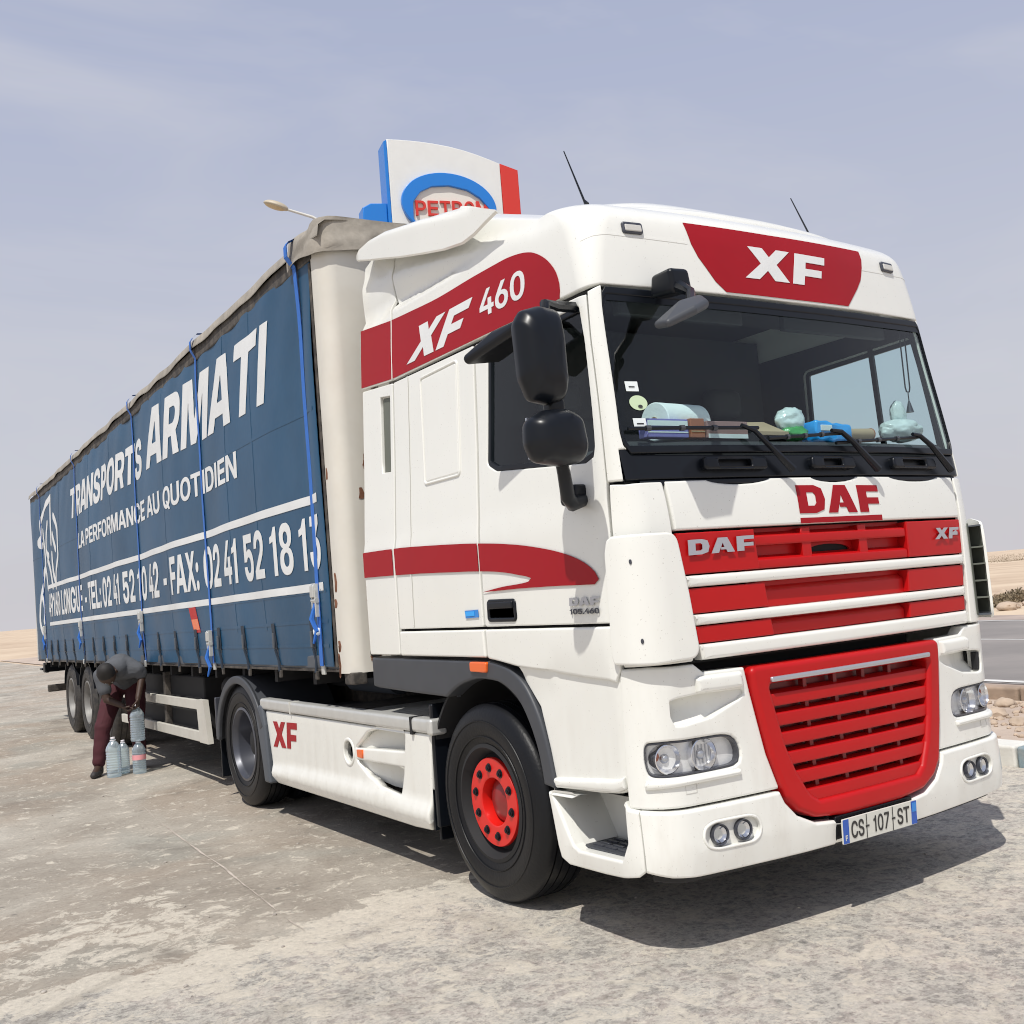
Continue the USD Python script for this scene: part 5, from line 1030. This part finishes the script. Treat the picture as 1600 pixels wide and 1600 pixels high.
crumple((.97, .31, DZ + .105), .1, 3, 'clear_bag', 'white_bag', 'crumpled pale plastic bag at the right end of the dashboard', 'bag', [('bag_body', (0, 0, -.02), (.145, .08, .06), 'clear_bag', 13), ('bag_handles', (.02, .02, .075), (.05, .035, .07), 'clear_bag', 17)])
t = thing('pendant', 'thin pendant on a looped cord hanging inside the windscreen at right', 'pendant', (1.10, .33, 2.615))
part(t, 'cord', tube([(-.022, 0, .26), (-.020, 0, -.08), (-.012, 0, -.105), (.012, 0, -.105), (.02, 0, -.08), (.022, 0, .26)], .004, 6), 'ink'); part(t, 'tassel', tube([(0, 0, -.105), (0, 0, -.16)], .003, 6), 'ink'); part(t, 'bell', lathe([(.004, -.155), (.010, -.175), (.020, -.215), (.022, -.222), (.001, -.222)], 'z', 20), 'rim')

# ================================================================== the man and the bottles
def chain(pairs, edge=.02, it=10):
    """pairs of ((x, y, z), r) joints -> one smooth limb surface"""
    ms = [m3.Manifold.batch_hull([m3.Manifold.sphere(r, 20).translate([float(c) for c in p]) for p, r in pr]) for pr in pairs]
    m = m3.Manifold.batch_boolean(ms, m3.OpType.Add).refine_to_length(edge); t = mf(m); t.merge_vertices(); trimesh.smoothing.filter_taubin(t, lamb=.5, nu=.52, iterations=it); return t
def bone(a, ra, b, rb): return [(a, ra), (b, rb)]
PM = np.eye(4); PM[:3, 3] = [-1.49, 8.38, 0]
an = math.radians(-22); PM[:3, :3] = [[math.cos(an), -math.sin(an), 0], [math.sin(an), math.cos(an), 0], [0, 0, 1]]
MAN = thing('person', 'person in a grey t-shirt and maroon trousers bending over water bottles beside the trailer', 'person', matrix=PM)
# local frame: facing -y (towards the viewer), x to the viewer's right
J = dict(hipL=(.11, .28, .88), hipR=(-.09, .28, .88), kneeL=(.15, .02, .50), kneeR=(-.185, -.02, .48), ankL=(.13, .30, .10), ankR=(-.23, -.09, .09), pel=(.03, .29, .92), waist=(.03, .17, 1.04), chest=(.03, -.06, 1.10), neck=(-.02, -.22, 1.08), head=(-.055, -.33, 1.055),
         shL=(.21, -.12, 1.06), shR=(-.165, -.10, 1.03), elL=(.34, -.14, .86), wrL=(.315, -.16, .77), elR=(-.12, -.13, .77), wrR=(.06, -.20, .60))
wl_ = PM[:3, :3].T @ (np.array([-1.372, 8.10, .775]) - PM[:3, 3]); J['wrL'] = tuple(wl_); J['elL'] = tuple(wl_ + np.array([.035, .12, .22]))
J['wrR'] = tuple(wl_ + np.array([-.16, .03, -.07])); J['elR'] = tuple(np.array(J['shR']) * .5 + wl_ * .5 + np.array([-.13, .02, -.12]))
g = {k: np.array(v) for k, v in J.items()}
ur = g['wrL'] - g['elL']; ur /= np.linalg.norm(ur)
def hand(w, d, side, lat):
    """palm, four curled fingers of different lengths and a thumb from the side of the palm"""
    d = d / np.linalg.norm(d); lat = lat - d * (lat @ d); lat /= np.linalg.norm(lat); nrm = np.cross(d, lat) * side; out = []
    pc = w + d * .045; out.append([(tuple(w), .024), (tuple(w + d * .085 + lat * .030), .012), (tuple(w + d * .085 - lat * .030), .012), (tuple(w + d * .03 + lat * .022), .014), (tuple(w + d * .03 - lat * .022), .014)])
    for i, (o, L) in enumerate(((.030, .070), (.011, .080), (-.010, .075), (-.029, .060))):
        p0 = w + d * .083 + lat * o; p1 = p0 + (d * .75 + nrm * .66) * L * .42; p2 = p1 + (d * .15 + nrm * .99) * L * .34; p3 = p2 + (-d * .45 + nrm * .89) * L * .28
        out += [bone(tuple(p0), .0095, tuple(p1), .0085), bone(tuple(p1), .0085, tuple(p2), .008), bone(tuple(p2), .008, tuple(p3), .007)]
    t0 = w + d * .028 + lat * .026; t1 = t0 + d * .025 + lat * .026 + nrm * .016; t2 = t1 + d * .026 + nrm * .026; out += [bone(tuple(t0), .013, tuple(t1), .0105), bone(tuple(t1), .0105, tuple(t2), .0085)]
    return out
limbs = [bone(J['neck'], .058, J['chest'], .09), bone(J['neck'], .055, tuple(g['head'] + [0, .06, .01]), .058), [((J['shL']), .062), (J['chest'], .12), (J['shR'], .062)], [(J['chest'], .125), (J['waist'], .125)], [(J['waist'], .125), (tuple(g['pel'] + [.07, 0, 0]), .11), (tuple(g['pel'] - [.07, 0, 0]), .11)],
         bone(J['shL'], .058, J['elL'], .042), bone(J['elL'], .041, J['wrL'], .027), bone(J['shR'], .058, J['elR'], .042), bone(J['elR'], .041, J['wrR'], .027),
         bone(J['hipL'], .095, J['kneeL'], .06), bone(J['kneeL'], .058, J['ankL'], .038), bone(J['hipR'], .095, J['kneeR'], .06), bone(J['kneeR'], .058, J['ankR'], .038),
         bone(J['ankL'], .04, tuple(g['ankL'] + [.02, -.16, -.06]), .03), bone(J['ankR'], .04, tuple(g['ankR'] + [-.02, -.16, -.055]), .03)]
# head: looking down at the bottle; crown towards the viewer
hd_d = np.array([-.10, -.90, .10]); hd_d /= np.linalg.norm(hd_d)      # neck to crown
fc = np.array([.12, -.25, -.96]); fc -= hd_d * (fc @ hd_d); fc /= np.linalg.norm(fc); lt = np.cross(fc, hd_d); hc = g['head']
def H(u, f, l): return tuple(hc + hd_d * u + fc * f + lt * l)
limbs += [[(H(.035, -.02, 0), .088), (H(.02, .02, .012), .078), (H(.02, .02, -.012), .078), (H(-.06, .045, 0), .055)], [(H(-.075, .05, 0), .042), (H(-.085, .062, 0), .030)], [(H(-.005, .088, 0), .013), (H(-.035, .108, 0), .014)],
          [(H(-.062, .096, .018), .010), (H(-.062, .096, -.018), .010)], [(H(-.02, -.005, .086), .018), (H(.012, -.012, .090), .016)], [(H(-.02, -.005, -.086), .018), (H(.012, -.012, -.090), .016)], [(H(.012, .082, .034), .014), (H(.012, .082, -.034), .014)]]
hL = hand(g['wrL'], np.array([-.08, -.05, -.99]), 1, np.array([0, -1., 0])); hR = hand(g['wrR'], np.array([.75, -.25, -.6]), -1, np.array([0, -1., .0]))
part(MAN, 'body', chain(limbs + hL + hR, .014, 8), 'skin', True)
hr = [[(H(.045, -.025, 0), .089), (H(.04, .0, .012), .080), (H(.04, .0, -.012), .080), (H(-.03, -.055, 0), .060)]]; part(MAN, 'hair', chain(hr, .015, 5), 'hair', True)
for l in (-.033, .033):
    e = trimesh.creation.icosphere(2, .009); e.apply_translation(H(-.004, .088, l)); part(MAN, 'eye', e, 'sticker', True)
def lerp(a, b, t): return tuple(g[a] + (g[b] - g[a]) * t)
shirt = [[(J['shL'], .078), (J['chest'], .142), (J['shR'], .078)], [(tuple(g['chest'] + [0, -.10, -.005]), .10), (J['chest'], .142)], [(J['chest'], .145), (J['waist'], .148)], [(J['waist'], .148), (lerp('waist', 'pel', .6), .138), (tuple(g['waist'] + [.05, .06, -.05]), .12), (tuple(g['waist'] + [-.05, .06, -.05]), .12)],
         bone(J['shL'], .078, lerp('shL', 'elL', .62), .066), bone(J['shR'], .078, lerp('shR', 'elR', .62), .066)]
sh_ = chain(shirt, .02, 6); v_ = sh_.vertices; sh_.vertices = v_ + sh_.vertex_normals * (.018 * (meshkit.fbm(v_ * 9, 3, 4) - .5))[:, None]; part(MAN, 't_shirt', sh_, 'tee', True)
tr_ = [[(tuple(g['pel'] + [.06, 0, -.01]), .128), (tuple(g['pel'] - [.06, 0, .01]), .128), (lerp('waist', 'pel', .55), .13)]]
for q in 'LR': tr_ += [[(J['hip' + q], .115), (J['knee' + q], .082)], [(J['knee' + q], .082), (lerp('knee' + q, 'ank' + q, .85), .066)]]
tt = chain(tr_, .02, 6); v_ = tt.vertices; tt.vertices = v_ + tt.vertex_normals * (.020 * (meshkit.fbm(v_ * np.array([8, 8, 14]), 3, 8) - .5))[:, None]; part(MAN, 'trousers', tt, 'maroon', True)
for q, sx in (('L', .02), ('R', -.02)):
    a = g['ank' + q]; part(MAN, 'shoe', chain([[(tuple(a + [0, .03, -.045]), .042), (tuple(a + [sx * .5, -.08, -.05]), .044), (tuple(a + [sx, -.17, -.058]), .034)], bone(tuple(a + [0, .01, .02]), .046, tuple(a + [0, .02, -.04]), .045)], .015, 5), 'shoe', True)
def bottle(label, loc, h=.36, r=.062, m='pet', tilt=0, lab=False):
    t = thing('water_bottle', label, 'bottle', loc, 'large plastic water bottles by the trailer'); pr = [(.001, .008), (r * .6, .004), (r * .92, .0), (r, .012)]
    for k in range(9):
        z = .03 + k * (h * .60 / 9); pr += [(r, z), (r * .93, z + h * .022), (r, z + h * .045)]
    pr += [(r, h * .70), (r * .92, h * .76), (r * .62, h * .86), (r * .30, h * .92), (r * .27, h * .95), (r * .27, h * .985), (.001, h * .985)]
    b = lathe(pr, 'z', 36); part(t, 'bottle_wall', b, m, 40); part(t, 'screw_cap', cyl([0, 0, h * .985], r * .31, h * .045, 'z', 20), 'cap')
    if lab: part(t, 'label_band', lathe([(r * 1.01, h * .42), (r * 1.012, h * .43), (r * 1.012, h * .56), (r * 1.01, h * .57)], 'z', 36), 'bottlelab')
    part(t, 'handle_ring', trimesh.creation.torus(r * .36, .004, 20, 6).apply_translation([0, 0, h * .93]), 'cap')
bottle('pale blue water bottle standing nearest, in front of the person\'s leg', (-1.63, 8.16, 0), .40, .075)
bottle('water bottle half hidden behind the pale blue one', (-1.50, 8.32, 0), .34, .062)
bottle('water bottle with a pink label under the one being held', (-1.385, 8.13, 0), .34, .068, lab=True)
bottle('empty bottle held by its neck on top of the pink labelled bottle', (-1.385, 8.13, .335), .37, .072)

# ================================================================== setting
def sheet(x0, x1, y0, y1, z, nx=2, ny=2, f=None):
    X, Y = np.meshgrid(np.linspace(x0, x1, nx), np.linspace(y0, y1, ny)); Z = np.full_like(X, z) if f is None else f(X, Y); V = np.stack([X, Y, Z], -1).reshape(-1, 3); F = []
    i = np.arange(nx - 1)[None, :] + nx * np.arange(ny - 1)[:, None]; i = i.ravel(); F = np.vstack([np.stack([i, i + 1, i + nx + 1], 1), np.stack([i, i + nx + 1, i + nx], 1)])
    return trimesh.Trimesh(V, F, process=False)
def graded(n, near, far): t = np.linspace(-1, 1, n); return np.sign(t) * (near * np.abs(t) + (far - near) * np.abs(t) ** 4)
def terrain():
    n = 240; gx = graded(n, 130, 4200); X, Y = np.meshgrid(gx, gx); D = np.hypot(X - 5, Y - 10)
    p = np.stack([X / 140, Y / 140, np.zeros_like(X)], -1); h = meshkit.fbm(p, 4, 2) - .5; p2 = np.stack([X / 900, Y / 900, np.ones_like(X)], -1); h2 = meshkit.fbm(p2, 3, 6)
    Z = -.012 + (2.2 * h + .2) * ss(95, 260, D) + 5.5 * np.maximum(0, h2 - .42) * ss(300, 1400, D) - .12 * ss(85, 95, D) * ss(150, 95, D)
    V = np.stack([X, Y, Z], -1).reshape(-1, 3); i = (np.arange(n - 1)[None, :] + n * np.arange(n - 1)[:, None]).ravel()
    return trimesh.Trimesh(V, np.vstack([np.stack([i, i + 1, i + n + 1], 1), np.stack([i, i + n + 1, i + n], 1)]), process=False)
struct('desert_ground', terrain(), 'sand', True)
struct('ground', sheet(-70, 3.2, -60, 78, 0.0), 'ground')
# joints in the slab
def strip(pts, w, z, m, name, seed):
    p = np.array(pts, float); t = np.r_[0, np.cumsum(np.linalg.norm(np.diff(p, axis=0), axis=1))]; n = int(t[-1] / .06) + 2; u = np.stack([np.interp(np.linspace(0, t[-1], n), t, p[:, k]) for k in (0, 1)], 1)
    d = np.gradient(u, axis=0); d /= np.linalg.norm(d, axis=1, keepdims=True); q = np.stack([-d[:, 1], d[:, 0]], 1)
    nz = meshkit.fbm(np.stack([u[:, 0] * 5, u[:, 1] * 5, np.full(n, seed)], -1), 4, seed); nz2 = meshkit.fbm(np.stack([u[:, 0] * 7, u[:, 1] * 7, np.full(n, seed + 9.)], -1), 4, seed + 1); off = .03 * (meshkit.noise(np.stack([u[:, 0] * 1.5, u[:, 1] * 1.5, np.full(n, seed + 4.)], -1), 2) - .5)
    A = u + q * (off + w * np.clip(nz - .36, .012, 1))[:, None]; B = u + q * (off - w * np.clip(nz2 - .36, .012, 1))[:, None]
    V = np.concatenate([np.c_[A, np.full(n, z)], np.c_[B, np.full(n, z)]]); i = np.arange(n - 1); F = np.vstack([np.stack([i + n, i + n + 1, i + 1], 1), np.stack([i + n, i + 1, i], 1)])
    struct(name, trimesh.Trimesh(V, F, process=False), m)
strip([(-1.86, 6.1), (-2.12, 1.72)], .024, .004, 'joint', 'slab_joint', 3)
struct('roadside_pavement', sheet(3.46, 6.3, -40, 60, .018), 'sandn')
# painted kerb blocks along the lot, plain kerb by the road
yk_ = -1.66; i = 0
while yk_ < 6.5:
    L = .98; m_ = box(3.2, 3.46, yk_, yk_ + L - .012, -.05, .15 + .006 * rnd.random(), .022); colw = (i % 2 == 1)
    o = part('/World', 'kerb_block', m_, 'kerbw' if colw else 'kerbb', 40)
    vis = abs(yk_ + .5 - 1.28) < .8
    lab = ('white painted kerb block beside the truck bumper' if colw else 'blue grey painted kerb block at the right edge of the picture') if vis else ('white painted kerb block further along the lot edge, beside the truck' if colw else 'blue grey painted kerb block further along the lot edge, beside the truck')
    tagp(o, lab, 'kerb block', 'painted kerb blocks along the lot'); yk_ += L; i += 1
yk_ = .2; i = 0
while yk_ < 8:
    L = .95 + .08 * rnd.random(); o = part('/World', 'roadside_kerb_stone', box(6.30, 6.52, yk_, yk_ + L - .02, -.05, .15 + .03 * rnd.random(), .03), 'kerbs', 40); tagp(o, 'weathered brown kerb stone between the rubble and the road', 'kerb stone', 'weathered kerb stones by the road'); yk_ += L; i += 1
def rock(r, seed):
    k = trimesh.creation.icosphere(2 if r > .05 else 1); v = k.vertices; n_ = meshkit.fbm(v * 1.6 + seed * 3.1, 3, seed) - .5; k.vertices = v * (1 + .8 * n_)[:, None] * np.array([1, .8, .55]) * r; return k
spots = [(4.9, 2.30, .10), (5.25, 2.75, .13), (5.6, 2.62, .09), (5.05, 2.75, .07), (5.9, 3.05, .12), (5.5, 3.15, .08), (6.0, 2.9, .06), (4.6, 2.1, .06), (5.75, 2.75, .05), (5.15, 2.45, .05), (4.75, 2.0, .07), (5.95, 3.35, .10)]
for k, (x, y, r) in enumerate(spots):
    o = part('/World', 'rubble_rock', rock(r, k + 1).apply_translation([x, y, r * .3]), 'rock' if k != 8 else 'terra', 30)
    tagp(o, 'rough sandy rock in the rubble patch before the roadside kerb' if k != 8 else 'small reddish brick lump among the sandy rubble', 'rock', 'rubble between the kerbs' if k != 8 else None)
gv = []
for k in range(150):
    x = 4.2 + 2.0 * rnd.random(); y = x * .62 - .9 + 1.3 * rnd.random(); gv.append(rock(.015 + .03 * rnd.random(), 40 + k % 9).apply_translation([x, y, .025]))
tagp(part('/World', 'gravel', trimesh.util.concatenate(gv), 'rock', 30), 'loose gravel and grit scattered through the rubble patch', 'gravel', kind='stuff')
pv = []
for k in range(230):
    x, y = -6 + 9 * rnd.random(), -1.5 + 9 * rnd.random() ** 1.3
    pv.append(rock(.004 + .011 * rnd.random() ** 3, 70 + k % 7).apply_translation([x, y, .003]))
tagp(part('/World', 'pebbles', trimesh.util.concatenate(pv), 'pebble', 30), 'small pebbles and crumbs scattered over the worn concrete', 'pebbles', kind='stuff')
# road, running slightly away to the right
def along(x0, x1, z, m, name, y0=-120, y1=420): 
    k = .085; V = np.array([[x0 + k * y0, y0, z], [x1 + k * y0, y0, z], [x1 + k * y1, y1, z], [x0 + k * y1, y1, z]]); struct(name, trimesh.Trimesh(V, [[0, 1, 2], [0, 2, 3]], process=False), m)
along(6.15, 7.4, .004, 'asphalt2', 'road_shoulder'); along(7.3, 17.6, .010, 'asphalt', 'road')
along(7.40, 7.56, .016, 'line', 'edge_line'); along(12.75, 12.87, .016, 'line', 'centre_line'); along(17.2, 17.33, .016, 'line', 'edge_line'); along(17.6, 19.2, .006, 'asphalt2', 'road_shoulder')
def bush(name, label, loc, r, h, seed, n=900):
    g_ = np.random.default_rng(seed); t = thing(name, label, 'shrub', loc); d = g_.normal(size=(n, 3)); d /= np.linalg.norm(d, axis=1, keepdims=True); d[:, 2] = np.abs(d[:, 2]); rad = g_.random(n) ** .45 * (.7 + .6 * meshkit.noise(d * 2.2, seed)); c = d * rad[:, None] * [r, r * .8, h]
    a = g_.normal(size=(n, 3)); a /= np.linalg.norm(a, axis=1, keepdims=True); b = np.cross(a, g_.normal(size=(n, 3))); b /= np.linalg.norm(b, axis=1, keepdims=True); s_ = (.06 + .07 * g_.random(n))[:, None]
    V = np.stack([c - b * s_ * .3, c + b * s_ * .3, c + a * s_], 1).reshape(-1, 3); part(t, 'foliage', trimesh.Trimesh(V, np.arange(3 * n).reshape(-1, 3), process=False), 'bush', False)
    st_ = [tube([(0, 0, 0), (x * .4, y * .4, z * .5), (x * .8, y * .8, z * .9)], [.02, .012, .005], 5) for x, y, z in c[:9]]
    for q in st_: part(t, 'stem', q, 'bush')
bush('desert_shrub', 'wide brown desert shrub beyond the road at the right edge', (27.4, 15.7, 0), 1.5, .34, 4, 2600)
bush('desert_shrub', 'small dry shrub just right of the truck beyond the road', (24.2, 14.9, 0), .7, .26, 5)
bush('desert_shrub', 'flat dark scrub on the far sand near the skyline', (118, 73, .3), 7.0, .9, 7, 1500)
for k, (x, y, r) in enumerate([(22.5, 13.4, .28), (24.5, 14.0, .2), (25.8, 14.4, .3), (23.2, 13.6, .16), (29, 17.6, .35), (30.5, 17.8, .4), (26.5, 16.6, .3)]):
    o = part('/World', 'desert_rock', rock(r, 60 + k).apply_translation([x, y, r * .25]), 'rock', 30); tagp(o, 'pale rock on the sand beyond the road', 'rock', 'rocks along the far roadside')

# ------------------------------------------------------------------ fuel-station sign and street lamp behind the trailer
SB = np.array([7.3224, 18.2159, 0.]); SU = np.array([.97739, -.22031, 0.]); SNm = np.array([-.22031, -.97739, 0.])
SGN = np.eye(4); SGN[:3, 0], SGN[:3, 1], SGN[:3, 2], SGN[:3, 3] = SU, -SNm, [0, 0, 1], SB
SG_ = thing('station_sign', 'tall fuel station sign with blue edge, red stripe and blue oval above the trailer roof', 'sign', matrix=SGN)
def sp_(name, pl, y0, y1, m, sm=30, par=SG_, r=0.):
    """outline in the face plane, from depth y0 (front) to y1"""
    return part(par, name, patch(pl, plane((0, y0, 0), (1, 0, 0), (0, 0, 1)), y1 - y0, 0, r, .3), m, sm)
top = [(0, 12.482), (.36, 12.49), (.724, 12.486), (1.12, 12.46), (1.523, 12.415), (1.90, 12.345), (2.247, 12.255), (2.55, 12.16), (2.816, 12.07)]
sp_('face_panel', sg.Polygon(top + [(2.81, 7.4), (.0, 7.4)]), 0, .55, 'signw', r=.02)
sp_('red_stripe', sg.Polygon([(2.822, 12.068), (3.05, 12.0), (3.28, 11.93), (3.27, 7.4), (2.822, 7.4)]), -.01, .56, 'signr', r=.02)
sp_('blue_edge', sg.Polygon([(-.085, 12.42), (-.006, 12.47), (-.006, 7.4), (-.085, 7.4)]), .01, .56, 'signb', r=.01)
sp_('blue_arm', sg.Polygon([(-.68, 10.80), (-.48, 10.91), (-.09, 10.93), (-.09, 10.3), (-.68, 10.3)]), .06, .5, 'signb', r=.03)
ov = affinity.rotate(ell(1.42, 10.90, 1.19, .80, 56), -4); iv = rnd_poly([(.50, 10.5), (.52, 10.95), (.72, 11.20), (1.0, 11.34), (1.44, 11.385), (1.9, 11.30), (2.2, 11.12), (2.42, 10.86), (2.44, 10.5), (2.2, 10.34), (.75, 10.34)], .1)
sp_('oval_ring', ov.difference(iv), -.10, .02, 'signb', r=.02); sp_('oval_recess', iv.buffer(.02), -.03, 0, 'signc')
for k, ch in enumerate('PETROM'):
    w = .255 if ch != 'M' else .31; x = .57 + k * .305; c = text_poly(ch, 560); sp_('letter', fit(c, (x, 10.62 + .012 * k), (x + w, 10.62 + .012 * k), (x, 10.985 + .012 * k)), -.08, -.03, 'signr')
for x in (.5, 2.3): part(SG_, 'post', box(x, x + .35, .1, .45, 0, 7.45, .02), 'lampg')
part(SG_, 'plinth', box(.2, 3.0, -.1, .65, 0, .35, .03), 'kerbs')
LMP = np.eye(4); LH = np.array([5.06, 19.81, 11.11]); LMP[:3, 3] = [6.35, 18.95, 0]
LA = thing('street_lamp', 'street lamp with a drooping oval head above the front of the trailer', 'street lamp', matrix=LMP)
dv = np.array([5.80, 19.37, 10.78]) - LMP[:3, 3]; hv = LH - LMP[:3, 3]; hv2 = hv + (hv - dv) * .18
part(LA, 'pole', tube([(0, 0, 0), (0, 0, 5), (0, 0, 10.2)], [.11, .085, .06], 14), 'lampg'); part(LA, 'arm', tube([(0, 0, 10.2), tuple(dv * .5 + [0, 0, 5.15]), tuple(dv), tuple(dv * .35 + hv * .65)], [.05, .04, .035, .03], 10), 'lampg')
ax = hv - dv; ax /= np.linalg.norm(ax); c0 = hv - ax * .02; hd2 = trimesh.creation.icosphere(3); hd2.vertices = hd2.vertices * [.31, .17, .115]; hd2.vertices[:, 2] = np.where(hd2.vertices[:, 2] < 0, hd2.vertices[:, 2] * .45, hd2.vertices[:, 2])
sd = np.cross([0, 0, 1], ax); sd /= np.linalg.norm(sd); up_ = np.cross(ax, sd); R_ = np.eye(4); R_[:3, 0], R_[:3, 1], R_[:3, 2], R_[:3, 3] = ax, sd, up_, c0; hd2.apply_transform(R_); part(LA, 'lamp_head', hd2, 'lamphead', 60)
df = trimesh.creation.icosphere(3); df.vertices = df.vertices * [.25, .14, .06]; df.apply_transform(R_); df.apply_translation(-up_ * .022 + ax * .02); part(LA, 'diffuser', df, 'lampl', 60)
